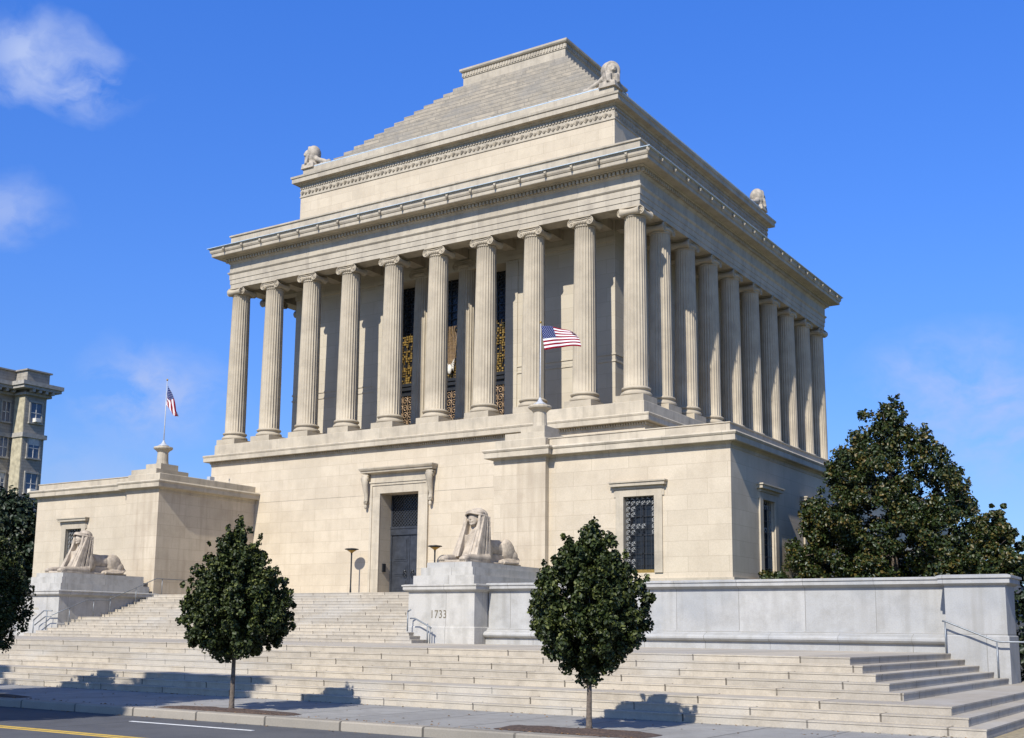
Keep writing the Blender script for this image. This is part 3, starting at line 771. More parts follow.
# projecting pavilions
def windowset(cx, y, z0=-8.72, z1=-5.58, w2=.70, axis='y', fx=0):
    """opening centre cx on a front wall at y; or on the side wall (axis='x') at x=fx centred on y=cx"""
    def bx(mb, u0, u1, d0, d1, za, zb):   # u along wall, d outwards positive
        if axis == 'y': mb.box(u0, u1, y-d1, y-d0, za, zb)
        else: mb.box(fx+d0, fx+d1, u0, u1, za, zb)
    fr = MB()
    bx(fr, cx-w2-.36, cx-w2, -.02, .07, z0, z1+.30); bx(fr, cx+w2, cx+w2+.36, -.02, .07, z0, z1+.30); bx(fr, cx-w2, cx+w2, -.02, .07, z1, z1+.30)
    bx(fr, cx-w2-.44, cx-w2-.3, -.02, .05, z1-.0, z1+.30); bx(fr, cx+w2+.3, cx+w2+.44, -.02, .05, z1, z1+.30)
    wf = tp(fr, 'window', M_trim)
    hd = MB(); bx(hd, cx-w2-.42, cx+w2+.42, -.02, .12, z1+.305, z1+.42); bx(hd, cx-w2-.55, cx+w2+.55, -.02, .26, z1+.42, z1+.56); bx(hd, cx-w2-.60, cx+w2+.60, -.02, .31, z1+.56, z1+.62)
    tp(hd, 'window_hood', M_trim, wf)
    g = MB(); bx(g, cx-w2, cx+w2, -.42, -.36, z0, z1); tp(g, 'pane', M_glass, wf)
    fm = MB()
    for u in (cx-w2, cx-.02, cx+w2-.06): bx(fm, u, u+.06, -.36, -.31, z0, z1)
    for z in np.linspace(z0, z1-.06, 5): bx(fm, cx-w2, cx+w2, -.36, -.31, z, z+.05)
    tp(fm, 'window_frame', M_iron, wf)
    gr = MB()
    def q(u, v, z): return (u, y+.14+v, z) if axis == 'y' else (fx-.14-v, u, z)
    st_ = (2*w2)/6
    z = z0+.12; row = 0
    while z < z1-.1:
        for i in range(6):
            u = cx-w2+(i+.5)*st_
            if (i == 0) or (i == 1 and (row+i) % 3) or (i == 5 and z > z0+1.5) or (z > z1-.5) or (row == 7 and i in (2, 3)):
                gr.tube([q(u+.075*math.cos(a), .02, z+.12+.085*math.sin(a)) for a in np.linspace(0, 5.2, 7)], .015, 4)
                gr.tube([q(u-.08, .0, z+.02), q(u+.02, .0, z+.13), q(u+.08, .0, z+.22)], .011, 4)
        z += .24; row += 1
    tp(gr, 'window_grille', M_steelw, wf)
    ib = MB()
    for i in range(7): ib.tube([q(cx-w2+i*st_, 0, z0), q(cx-w2+i*st_, 0, z1)], .012, 4)
    for z in np.arange(z0+.3, z1, .5): ib.tube([q(cx-w2, 0, z), q(cx+w2, 0, z)], .010, 4)
    tp(ib, 'iron_bar', M_iron, wf)
    gb = MB()
    if axis == 'y': gb.box(cx-w2, cx+w2, y+.05, y+.14, z0+.0, z0+.13)
    else: gb.box(fx-.14, fx-.05, cx-w2, cx+w2, z0, z0+.13)
    tp(gb, 'gilt_sill_band', M_gold, wf)
    return wf
M_steelw = simple('pale_grille', (.34, .34, .32), .6, .1)
ZPT = -3.62
def pavilion(sgn):
    m = (lambda x: x) if sgn > 0 else sym
    xi, xb, xe = m(-3.0), m(-.35), m(8.0)
    a, b = sorted((xb, xe)); wc = m(3.98) if sgn > 0 else -32.3; w2 = .70
    # recessed part with the window
    mb = wall_with_hole(a, b, -9.6, ZPT, -7.8, wc-w2, wc+w2, -8.72, -5.58, .38)
    # side (outer) wall with two window openings
    def yz(X, y0, y1, z0, z1): mb.add([(X, y0, z0), (X, y1, z0), (X, y1, z1), (X, y0, z1)], [(0, 1, 2, 3)])
    holes = [(-4.5, -3.1), (1.0, 2.4), (6.6, 8.0), (12.2, 13.6)]
    y = -7.8
    for h0, h1 in holes:
        yz(xe, y, h0, -9.6, ZPT); yz(xe, h0, h1, -9.6, -8.72); yz(xe, h0, h1, -5.58, ZPT)
        d = -.38*sgn
        mb.add([(xe, h0, -8.72), (xe+d, h0, -8.72), (xe+d, h0, -5.58), (xe, h0, -5.58)], [(0, 1, 2, 3)])
        mb.add([(xe, h1, -8.72), (xe+d, h1, -8.72), (xe+d, h1, -5.58), (xe, h1, -5.58)], [(0, 1, 2, 3)])
        mb.add([(xe, h0, -5.58), (xe+d, h0, -5.58), (xe+d, h1, -5.58), (xe, h1, -5.58)], [(0, 1, 2, 3)])
        mb.add([(xe, h0, -8.72), (xe+d, h0, -8.72), (xe+d, h1, -8.72), (xe, h1, -8.72)], [(0, 1, 2, 3)])
        y = h1
    yz(xe, y, 29.5, -9.6, ZPT)
    mb.add([(xe, 29.5, -9.6), (m(.85), 29.5, -9.6), (m(.85), 29.5, ZPT), (xe, 29.5, ZPT)], [(0, 1, 2, 3)])
    tp(mb, 'pavilion_wall', M_lime)
    # forward pier part
    a2, b2 = sorted((xi, xb))
    tp(MB().box(a2, b2, -8.1, YW+.02, ZT-.6, ZPT), 'pavilion_pier', M_pier)
    # plinth course
    tp(MB().box(a-(.1 if sgn < 0 else 0), b+(.1 if sgn > 0 else 0), -7.9, -7.79, -9.6, -8.95), 'plinth_course', M_trim)
    q0, q1 = sorted((xe, xe+.1*sgn)); tp(MB().box(q0, q1, -7.79, 29.5, -9.6, -8.95), 'plinth_course', M_trim)
    # cornice and parapet
    pr_ = [(.0, ZPT-.22), (.03, ZPT-.20), (.03, ZPT-.06), (.06, ZPT-.04), (.10, ZPT+.02), (.31, ZPT+.03), (.32, ZPT+.01), (.34, ZPT+.03), (.34, ZPT+.25), (.37, ZPT+.27), (.41, ZPT+.34), (.36, ZPT+.41), (.06, ZPT+.46)]
    R1 = (min(m(.85), xe), max(m(.85), xe), -7.8, 29.5); R1 = (a, b, -7.8, 29.5)
    R2 = (a2, b2, -8.1, YW+.4)
    tp(MB().ring(R1, pr_, True, False), 'pavilion_cornice', M_trim)
    tp(MB().ring(R2, [(o, z+.003) for o, z in pr_], True, False), 'pier_cornice', M_trim)
    tp(MB().ring(R1, [(-.01, ZPT+.44), (-.01, -2.86), (.03, -2.84), (.03, -2.80)]), 'pavilion_parapet', M_trim)
    tp(MB().ring(R2, [(-.02, ZPT+.445), (-.02, -2.82), (-.05, -2.79)]), 'pier_parapet', M_trim)
    # stepped base and stone urn that carries the flagpole
    ux = m(-1.5); uy = -6.7
    tp(MB().box(ux-1.05, ux+1.0, uy-1.25, uy+1.05, -2.80, -2.50).box(ux-.62, ux+.62, uy-.62, uy+.62, -2.51, -2.12), 'stepped_base', M_trim)
    ub = MB(); n = 8
    pf = [(.44, -2.13), (.40, -2.05), (.37, -1.9), (.345, -1.40), (.40, -1.36), (.45, -1.30), (.60, -1.22), (.63, -1.16), (.60, -1.10), (.15, -1.05)]
    ub.lathe([(r_*.86, z) for r_, z in pf], 16, (ux, uy, 0))
    tp(ub, 'flagpole_pedestal', M_trim)
    windowset(wc, -7.8)
    for h0, h1 in holes:
        if sgn > 0: windowset((h0+h1)/2, 0, axis='x', fx=xe)
    return ux, uy
UR = pavilion(1); UL = pavilion(-1)
jt = MB().box(-W_+.1, -3.0, YW-.012, YW+.02, -3.77, -3.745)
tp(MB().box(sym(-3.0), DX0-.68, YW-.012, YW+.01, -3.775, -3.745).box(DX1+.68, -3.0, YW-.012, YW+.01, -3.775, -3.745), 'belt_joint', M_trim)

# flagpoles and flags
def flagmat():
    m, t, b = newmat('flag_cloth'); lk = t.links
    uv = nd(t, 'ShaderNodeUVMap'); s = nd(t, 'ShaderNodeSeparateXYZ'); lk.new(uv.outputs[0], s.inputs[0])
    def mt(op, a, b_=None):
        n = nd(t, 'ShaderNodeMath', operation=op)
        for i, v in enumerate((a, b_)):
            if v is None: continue
            if isinstance(v, (int, float)): n.inputs[i].default_value = v
            else: lk.new(v, n.inputs[i])
        return n.outputs[0]
    st_ = mt('MODULO', mt('FLOOR', mt('MULTIPLY', s.outputs['Y'], 13.0)), 2.0)   # bottom stripe red: 0 -> red
    isred = mt('LESS_THAN', st_, .5)
    stripes = mixc(t, (.78, .76, .76), (.26, .006, .02), isred)
    inx = mt('LESS_THAN', s.outputs['X'], .40); iny = mt('GREATER_THAN', s.outputs['Y'], 6/13)
    cant = mt('MULTIPLY', inx, iny)
    # staggered rows of stars
    u = mt('MULTIPLY', s.outputs['X'], 1/.40*6); v = mt('MULTIPLY', mt('SUBTRACT', s.outputs['Y'], 6/13), 13/7*5)
    def dots(off):
        a = mt('SUBTRACT', mt('FRACT', mt('ADD', u, off)), .5); c_ = mt('SUBTRACT', mt('FRACT', mt('ADD', v, off)), .5)
        d = mt('ADD', mt('MULTIPLY', a, a), mt('MULTIPLY', mt('MULTIPLY', c_, c_), .8)); return mt('LESS_THAN', d, .028)
    star = mt('MAXIMUM', dots(0), dots(.5))
    cc = mixc(t, (.008, .020, .12), (.40, .42, .50), star)
    col = mixc(t, stripes, cc, cant)
    lk.new(col, b.inputs['Base Color']); b.inputs['Roughness'].default_value = .8
    b.inputs['Specular IOR Level'].default_value = .1
    # thin cloth lets some light through
    tr_ = nd(t, 'ShaderNodeBsdfTranslucent'); lk.new(col, tr_.inputs['Color'])
    mx = nd(t, 'ShaderNodeMixShader'); mx.inputs[0].default_value = .25
    lk.new(b.outputs[0], mx.inputs[1]); lk.new(tr_.outputs[0], mx.inputs[2])
    lk.new(mx.outputs[0], t.nodes['Material Output'].inputs[0])
    return m
M_flag = flagmat()
def flag(fn, label, loc, nu=40, nv=26):
    vs = [tuple(fn(i/nu, j/nv)) for j in range(nv+1) for i in range(nu+1)]
    fs = [(j*(nu+1)+i, j*(nu+1)+i+1, (j+1)*(nu+1)+i+1, (j+1)*(nu+1)+i) for j in range(nv) for i in range(nu)]
    me = bpy.data.meshes.new('flag'); me.from_pydata([tuple(Vector(v)-Vector(loc)) for v in vs], [], fs); me.update()
    uvl = me.uv_layers.new(name='UVMap')
    for p in me.polygons:
        p.use_smooth = True
        for li in p.loop_indices:
            vi = me.loops[li].vertex_index; uvl.data[li].uv = ((vi % (nu+1))/nu, (vi//(nu+1))/nv)
    me.materials.append(M_flag); o = bpy.data.objects.new('flag', me); C.objects.link(o); o.location = loc
    s = o.modifiers.new('s', 'SOLIDIFY'); s.thickness = .008
    return tag(o, label, 'flag', 'flags on the pavilion roofs')
def pole(x, y, zt, label):
    e = empty('flagpole', (x, y, -1.05), label, 'flagpole', 'flagpoles on the pavilion roofs')
    MB().lathe([(.032, 0), (.028, 1.5), (.018, zt+1.05)], 10).build('pole', M_pole, e, True)
    MB().ell((0, 0, zt+1.09), (.055, .055, .06)).build('finial', M_gold, e, True)
    MB().lathe([(.34, 0), (.30, .04), (.14, .14), (.07, .26), (.05, .34)], 16).build('pole_collar', M_pole, e, True)
    return e
pole(UR[0], UR[1], 2.75, 'white flagpole rising before the columns, flag flying straight out')
pole(UL[0], UL[1], 2.75, 'white flagpole against the sky on the left pavilion')
def fR(u, v):   # u along fly, v up
    x0, z0 = UR[0]+.03, 1.47
    Lf = 1.80; H_ = 1.15
    x = x0+u*Lf*.98+.10*(1-v)*(1-u)*0
    # upper fly corner droops and folds
    z = z0+v*H_*(1-.10*u)-.03*u-.34*(u**2)*v**2+.05*math.sin(u*9)*u
    z += .08*math.sin(u*math.pi)*(1-v)*.6
    y = UR[1]+.16*math.sin(u*8+v*1.5)*u+.10*u
    x += (1-v)*.18-(v**3)*u*.20
    return (x, y, z)
flag(fR, 'American flag flying straight out in front of the colonnade columns', (UR[0], UR[1], 1.4))
def fL(u, v):   # hangs steeply in folds
    top = Vector((UL[0]+.05, UL[1], 2.45)); H_ = 1.15
    p = top+Vector((0, 0, -(1-v)*H_))
    fall = Vector((.50, .05, -1.0)).normalized()*2.05*u
    k = (1-v)
    p = top+Vector((.02, 0, -1.05*k*(1-.55*u)))+fall*(1-.28*k)+Vector((-.10*k*u, .14*math.sin(u*4+k*11)*min(1, u*4+.15), 0))
    return p
flag(fL, 'American flag hanging in folds against the sky on the left pavilion', (UL[0], UL[1], 2.4))

# small white floodlight on the left pavilion parapet
e = empty('floodlight', (-25.45, -4.0, -2.82), 'small white floodlight on the parapet of the left pavilion', 'floodlight')
MB().box(-.15, .15, -.9, .3, 0, .03).build('bracket', M_pole, e)
MB().box(-.13, .13, -.1, .25, .03, .3).build('lamp_head', M_pole, e)

# standing torch lamps by the door
def torch(x, label):
    e = empty('standing_torch_lamp', (x, -1.7, ZT), label, 'lamp', 'bronze torch lamps flanking the door')
    MB().lathe([(.05, 0.04), (.055, .3), (.04, .6), (.042, 2.3), (.05, 2.45)], 12).build('pole', M_iron, e, True)
    b = MB(); 
    for k in range(3):
        a = 2*math.pi*k/3+.5; b.tube([(0, 0, .12), (.16*math.cos(a), .16*math.sin(a), .08), (.26*math.cos(a), .26*math.sin(a), .02)], [.04, .035, .05], 6)
    b.build('foot', M_iron, e, True)
    MB().lathe([(.05, 2.42), (.12, 2.48), (.20, 2.53), (.26, 2.56), (.05, 2.58)], 20).build('bowl', M_gold, e, True)
    MB().lathe([(.26, 2.575), (.38, 2.60), (.385, 2.635), (.3, 2.66), (.05, 2.69)], 24).build('dish', M_iron, e, True)
    return e
torch(-16.55, 'slim bronze torch lamp standing left of the door')
torch(sym(-16.55)+.45, 'slim bronze torch lamp right of the door, behind the right sphinx')

# ------------------------------------------------------------ sphinxes (one carved figure, remeshed)
def remesh(mb, name, vox, mat, smooth_it=2):
    me = bpy.data.meshes.new('tmp'); me.from_pydata(mb.v, [], mb.f); me.update()
    bm = bmesh.new(); bm.from_mesh(me); bmesh.ops.recalc_face_normals(bm, faces=bm.faces); bm.to_mesh(me); bm.free()
    o = bpy.data.objects.new('tmp', me); C.objects.link(o)
    m = o.modifiers.new('r', 'REMESH'); m.mode = 'VOXEL'; m.voxel_size = vox
    s = o.modifiers.new('s', 'SMOOTH'); s.iterations = smooth_it; s.factor = .5
    dg = bpy.context.evaluated_depsgraph_get(); dg.update()
    me2 = bpy.data.meshes.new_from_object(o.evaluated_get(dg)); me2.name = name
    bpy.data.objects.remove(o)
    for p in me2.polygons: p.use_smooth = True
    me2.materials.clear(); me2.materials.append(mat)
    ob = bpy.data.objects.new(name, me2); C.objects.link(ob); return ob
def sphinx():
    b = MB()
    b.tube([(0, -1.0, .72), (0, -.3, .70), (0, .6, .66), (0, 1.25, .66), (0, 1.7, .60)], [.50, .44, .42, .46, .34], 20)   # trunk
    b.box(-.42, .42, -1.0, 1.8, .0, .4)
    for s in (-1, 1):
        b.ell((s*.38, 1.30, .56), (.25, .46, .60), rot=Matrix.Rotation(.42, 3, 'X'))      # haunch
        b.ell((s*.42, 1.55, .38), (.24, .36, .34))
        b.tube([(s*.52, 1.75, .16), (s*.56, 1.2, .13), (s*.58, .62, .12)], [.16, .14, .12], 12)     # hind foot
        b.ell((s*.58, .58, .10), (.15, .22, .11))
        b.ell((s*.40, -.35, .55), (.20, .40, .45))                                         # shoulder
        b.tube([(s*.50, -.45, .20), (s*.50, -1.2, .17), (s*.50, -2.0, .14)], [.22, .18, .155], 14)      # foreleg
        b.ell((s*.50, -2.05, .12), (.18, .24, .13))
        for t in (-.1, 0, .1): b.ell((s*.50+t, -2.2, .09), (.05, .10, .08))
    b.tube([(.30, 1.85, .55), (.55, 1.9, .25), (.72, 1.6, .10), (.74, 1.0, .08), (.70, .5, .09)], [.07, .07, .06, .06, .08], 10)   # tail
    H0 = -.52                                   # head centre
    b.tube([(0, -.35, .8), (0, -.48, 1.35), (0, H0, 1.7)], [.38, .28, .22], 18)
    b.ell((0, H0-.16, 1.88), (.24, .27, .33), 20, 14)
    b.ell((0, H0-.26, 1.68), (.155, .16, .12)); b.ell((0, H0-.385, 1.625), (.06, .05, .05))
    b.add([(-.05, H0-.39, 1.83), (.05, H0-.39, 1.83), (0, H0-.53, 1.825), (0, H0-.38, 1.99)], [(0, 1, 2), (0, 3, 1), (1, 3, 2), (2, 3, 0)])
    b.box(-.09, .09, H0-.44, H0-.34, 1.735, 1.757); b.box(-.075, .075, H0-.43, H0-.34, 1.775, 1.797)
    for s in (-1, 1): b.ell((s*.095, H0-.375, 1.92), (.05, .03, .024)); b.ell((s*.245, H0-.1, 1.86), (.035, .06, .09))
    b.ell((0, H0+.10, 2.05), (.44, .36, .32), 24, 14)                          # hood crown
    b.tube([(.42*math.sin(a), H0+.0-.50*math.cos(a), 2.12-.10*abs(math.sin(a))) for a in np.linspace(-1.5, 1.5, 16)], .04, 8)   # brow
    b.tube([(.38*math.sin(a), H0+.0-.42*math.cos(a), 2.19-.06*abs(math.sin(a))) for a in np.linspace(-1.5, 1.5, 16)], .06, 8)
    def cw(q): return q if q[0][0] < q[1][0] else [q[1], q[0], q[3], q[2]]
    def slab(xa0, xa1, ya, za, xb0, xb1, yb, zb, yba, ybb):   # top edge a, foot edge b, back edges yba/ybb
        b.hexa(cw([(xb0, yb, zb), (xb1, yb, zb), (xb1, ybb, zb), (xb0, ybb, zb)]), cw([(xa0, ya, za), (xa1, ya, za), (xa1, yba, za), (xa0, yba, za)]))
    slab(-.36, .36, H0+.06, 1.97, -.48, .48, -1.00, .2, H0+.36, -.28)          # cloth mass behind the pleats
    for s in (-1, 1):
        for k, (a0, a1, f0, f1) in enumerate(((.27, .33, .22, .34), (.365, .415, .375, .48), (.44, .46, .52, .62))):   # front lappet
            slab(s*a0, s*a1, H0-.20+.05*k, 2.03-.02*k, s*f0, s*f1, -1.50+.05*k, .24, H0+.12, -.9)
        m_ = 4                                                                 # side of the hood, pleated too
        for k in range(m_):
            ya = H0-.06+k*.11; yb = -1.28+k*.26
            slab(s*.36, s*(.46), ya, 2.02, s*.47, s*.63, yb, .24, ya+.07, yb+.19)
    for k in range(-2, 3):                                                     # apron between the lappets
        slab(k*.05-.018, k*.05+.018, H0-.18, 1.56, k*.066-.022, k*.066+.022, -1.36, .24, H0, -.9)
    for s in (-1, 1):                                                          # short side locks beside the face
        b.tube([(s*.33, H0-.26, 2.0), (s*.36, H0-.33, 1.65), (s*.37, H0-.36, 1.32)], [.06, .075, .085], 10)
    b.box(-.66, .66, -2.22, 1.95, -.06, .06)
    return remesh(b, 'sphinx_statue', .021, M_sphinx, 1)
s1 = sphinx(); s1.location = (-1.475, -11.15, -8.43); s1.scale = (1, .97, .955)
tag(s1, 'carved stone sphinx lying on the right pedestal beside the door, hooded head raised', 'sphinx statue', 'stone sphinxes flanking the steps')
s2 = s1.copy(); C.objects.link(s2); s2.location = (-26.375, -11.15, -8.43)
s2['label'] = 'carved stone sphinx lying on the left pedestal before the left pavilion window'

# crouching figures on the attic corners
def acro():
    b = MB()
    b.hexa([(0, -.88, 0), (.88, 0, 0), (0, .88, 0), (-.88, 0, 0)], [(0, -.80, .42), (.80, 0, .42), (0, .80, .42), (-.80, 0, .42)])
    b.tube([(0, .1, .3), (0, .05, .9), (0, 0, 1.3)], [.52, .50, .44], 18)
    b.ell((0, .10, 1.33), (.66, .56, .68), 22, 14); b.ell((0, .0, .95), (.58, .5, .5), 20, 12)                 # rounded hood
    b.ell((0, -.38, 1.28), (.26, .26, .34), 16, 10)                # face
    b.tube([(.44*math.sin(a), -.26, 1.30+.50*math.cos(a)) for a in np.linspace(-2.3, 2.3, 18)], .13, 8)
    b.box(-.12, .12, -.66, -.55, 1.12, 1.16)
    for s in (-1, 1): b.ell((s*.11, -.60, 1.36), (.06, .04, .03)); b.tube([(s*.40, -.34, 1.05), (s*.36, -.46, .6), (s*.34, -.5, .35)], [.12, .12, .13], 8)
    b.ell((0, -.62, 1.24), (.06, .08, .12))
    b.tube([(-.26, -.50, .3), (-.22, -.50, .95)], [.13, .11], 10); b.tube([(.26, -.50, .3), (.22, -.50, .95)], [.13, .11], 10)
    for s in (-1, 1):   # scroll arms along both parapets (local axes at 45 degrees)
        d = Vector((s*.7071, .7071, 0))
        p0 = Vector((s*.3, .1, 0))
        b.tube([p0+Vector((0, 0, .95)), p0+d*.55+Vector((0, 0, .62)), p0+d*1.0+Vector((0, 0, .48)), p0+d*1.35+Vector((0, 0, .30)), p0+d*1.6+Vector((0, 0, .30))], [.22, .20, .17, .17, .13], 12)
        b.ell(p0+d*1.55+Vector((0, 0, .28)), (.20, .20, .22))
        b.tube([p0+Vector((0, 0, .12)), p0+d*1.75+Vector((0, 0, .12))], [.22, .18], 10)
    return remesh(b, 'roof_corner_figure', .04, M_acr, 1)
M_acr = stone('weathered_carved_stone', (.43, .37, .29), (.33, .285, .225), (.2,)*3, brick=False, dirt=(.15, .135, .11), dirtamt=.6, streak=.3, bump=.4, dscale=3)
a0 = acro()
IN = 2.95; zc = 18.42
pos = [((-IN, IN), R(45), 'hooded stone figure on the near front corner of the attic, above the corner column'),
       ((-W_+IN, IN), R(-45), 'hooded stone figure on the left front corner of the attic'),
       ((-IN, D_-IN), R(135), 'hooded stone figure on the far right corner of the attic'),
       ((-W_+IN, D_-IN), R(-135), 'hooded stone figure on the far left rear corner of the attic')]
for k, ((x, y), rz, lb_) in enumerate(pos[:3]):
    o = a0 if k == 0 else a0.copy()
    if k: C.objects.link(o)
    o.location = (x, y, zc); o.rotation_euler = (0, 0, rz); o.scale = (.84, .84, .84)
    tag(o, lb_, 'roof statue', 'figures on the attic corners')

# ------------------------------------------------------------ trees
def leaves(name, blobs, n, size, mat, parent, origin, seed=1, shell=.55, up=.35, tone_bias=0., elong=1.35, droop=0.):
    """leaf-sized folded quads spread through many small clumps"""
    r = np.random.default_rng(seed)
    B = np.array([[*c, *rad] for c, rad in blobs], float)
    wgt = (B[:, 3]*B[:, 4]*B[:, 5])**.67; wgt /= wgt.sum()
    idx = r.choice(len(B), n, p=wgt); d = r.normal(size=(n, 3)); d /= np.linalg.norm(d, axis=1)[:, None]
    t = 1-(1-shell)*r.random(n)**1.2*1.4; t = np.clip(t, .05, 1.12)+r.normal(0, .05, n)
    P = B[idx, :3]+d*B[idx, 3:6]*t[:, None]
    nrm = d*.8+r.normal(0, .55, (n, 3)); nrm[:, 2] += up; nrm /= np.linalg.norm(nrm, axis=1)[:, None]
    ax = np.cross(nrm, r.normal(size=(n, 3))); ax[:, 2] -= droop; ax -= nrm*(ax*nrm).sum(1)[:, None]; ax /= np.linalg.norm(ax, axis=1)[:, None]
    bx = np.cross(nrm, ax); s = size*(.65+.6*r.random(n))
    l_ = (s*elong/2)[:, None]; w_ = (s/2)[:, None]; fold = (s*.16)[:, None]
    v = np.empty((n, 6, 3))
    v[:, 0] = P-ax*l_; v[:, 3] = P+ax*l_-nrm*fold*.8
    v[:, 1] = P-ax*l_*.25+bx*w_+nrm*fold; v[:, 2] = P+ax*l_*.45+bx*w_*.7+nrm*fold
    v[:, 5] = P-ax*l_*.25-bx*w_+nrm*fold; v[:, 4] = P+ax*l_*.45-bx*w_*.7+nrm*fold
    v = v.reshape(-1, 3)-np.array(origin)
    base = np.arange(n)*6
    loops = np.stack([base, base+1, base+2, base+3, base, base+3, base+4, base+5], 1).reshape(-1)
    me = bpy.data.meshes.new(name); me.vertices.add(n*6); me.vertices.foreach_set('co', v.ravel())
    me.loops.add(n*8); me.loops.foreach_set('vertex_index', loops.astype(np.int32))
    me.polygons.add(n*2); me.polygons.foreach_set('loop_start', (np.arange(n*2)*4).astype(np.int32)); me.polygons.foreach_set('loop_total', np.full(n*2, 4, np.int32))
    me.update(calc_edges=True); me.validate()
    tone = r.random(n)**1.6*.75+r.random(len(B))[idx]*.25+tone_bias
    at = me.attributes.new('tone', 'FLOAT', 'POINT'); at.data.foreach_set('value', np.repeat(np.clip(tone, 0, 1), 6).astype(np.float32))
    me.materials.append(mat); o = bpy.data.objects.new(name, me); C.objects.link(o)
    if parent: o.parent = parent
    return o
def limb_set(mb, base, top, blobs, r0, seed, nb=18):
    rd = random.Random(seed); base = Vector(base); top = Vector(top)
    mb.tube([base, base+(top-base)*.02+Vector((0, 0, .02)), base.lerp(top, .1), base.lerp(top, .45)+Vector((rd.uniform(-.04, .04), 0, 0)), base.lerp(top, .8), top], [r0*1.6, r0*1.15, r0, r0*.7, r0*.35, r0*.12], 10)
    for c, rad in rd.sample(blobs, min(nb, len(blobs))):
        c = Vector(c); h = max(.22, min(.85, ((c.z-base.z)/(top.z-base.z))*.75)); s = base.lerp(top, h)
        m_ = s.lerp(c, .5)+Vector((0, 0, (c-s).length*.08)); mb.tube([s, m_, c], [r0*.32*(1.1-h), r0*.2*(1.1-h), .008], 6)
def street_tree(loc, prof, label, seed, n=15000, hscale=1., peaks=((0, 0, 0),)):
    """prof: (height above ground, radius) outline of the crown"""
    e = empty('street_tree', loc, label, 'tree', 'young lindens along the kerb')
    r = random.Random(seed); blobs = []
    zs = [p[0] for p in prof]; rs = [p[1] for p in prof]
    z = zs[0]
    while z < zs[-1]:
        R0 = float(np.interp(z, zs, rs)); nn = max(2, int(2*math.pi*R0/.24))
        ph = r.random()*6.28
        for k in range(nn):
            a = ph+2*math.pi*k/nn+r.uniform(-.3, .3); br = r.uniform(.08, .18)
            R_ = R0*(1+.05*math.sin(3*a+seed+z)+.05*math.sin(5*a+2*z)+.04*math.sin(8*a-3*z))
            if r.random() < .12: continue
            q = max(R_-br+r.uniform(-.30, .09), 0.02); blobs.append(((q*math.cos(a), q*math.sin(a), z+r.uniform(-.12, .12)), (br, br, br*1.1)))
            if r.random() < .45:      # a shoot sticking out of the outline
                qq = min(R_, R0)+r.uniform(-.06, .10); b2 = r.uniform(.04, .08); blobs.append(((qq*math.cos(a), qq*math.sin(a), z+r.uniform(0, .22)), (b2, b2, b2*1.4)))
        for k in range(max(1, int(R0*R0*4))):
            a = r.random()*6.28; q = max(0, R0-.3)*math.sqrt(r.random()); br = r.uniform(.18, .30)
            blobs.append(((q*math.cos(a), q*math.sin(a), z+r.uniform(-.1, .1)), (br, br, br)))
        z += .20
    for px, pz, pr_ in peaks:
        if pr_: 
            for k in range(5): t = k/4; blobs.append(((px*(.7+.3*t), r.uniform(-.05, .05), pz-.6+t*.6), (pr_*(1-.55*t), pr_*(1-.55*t), pr_*.8)))
    leaves('crown', blobs, n, .060, M_leafL, e, (0, 0, 0), seed, shell=.5, up=.25, droop=.4)
    mb = MB(); limb_set(mb, (0, 0, 0), (.02, 0, zs[-1]*.8), blobs, .055, seed)
    mb.build('trunk', M_bark, e, True)
    return e
street_tree((14.38, -30.85, ZW), [(1.12, .12), (1.32, .55), (1.6, .98), (1.95, 1.18), (2.3, 1.16), (2.7, 1.04), (3.1, .86), (3.35, .64), (3.6, .40), (3.82, .14)],
            'round-crowned young linden right of the 1733 pedestal, mulch strip at its foot', 5, 44000, peaks=((-.58, 3.38, .18), (.10, 3.88, .26), (.52, 3.2, .18)))
street_tree((5.46, -31.5, ZW), [(1.40, .80), (1.5, 1.12), (1.9, 1.30), (2.25, 1.26), (2.65, 1.13), (3.05, .95), (3.45, .70), (3.8, .45), (4.2, .12)],
            'broad young linden in front of the left pavilion wall, crown pointed at the top', 9, 48000, peaks=((.55, 3.45, .16), (.0, 4.3, .22), (.80, 3.05, .14), (-.66, 3.0, .14)))
street_tree((-4.35, -31.6, ZW), [(1.2, .3), (1.4, .9), (1.8, 1.2), (2.3, 1.36), (2.8, 1.3), (3.3, 1.15), (3.9, .85), (4.4, .5), (4.7, .1)],
            'dark young linden at the left edge, cut off by the frame', 21, 34000)

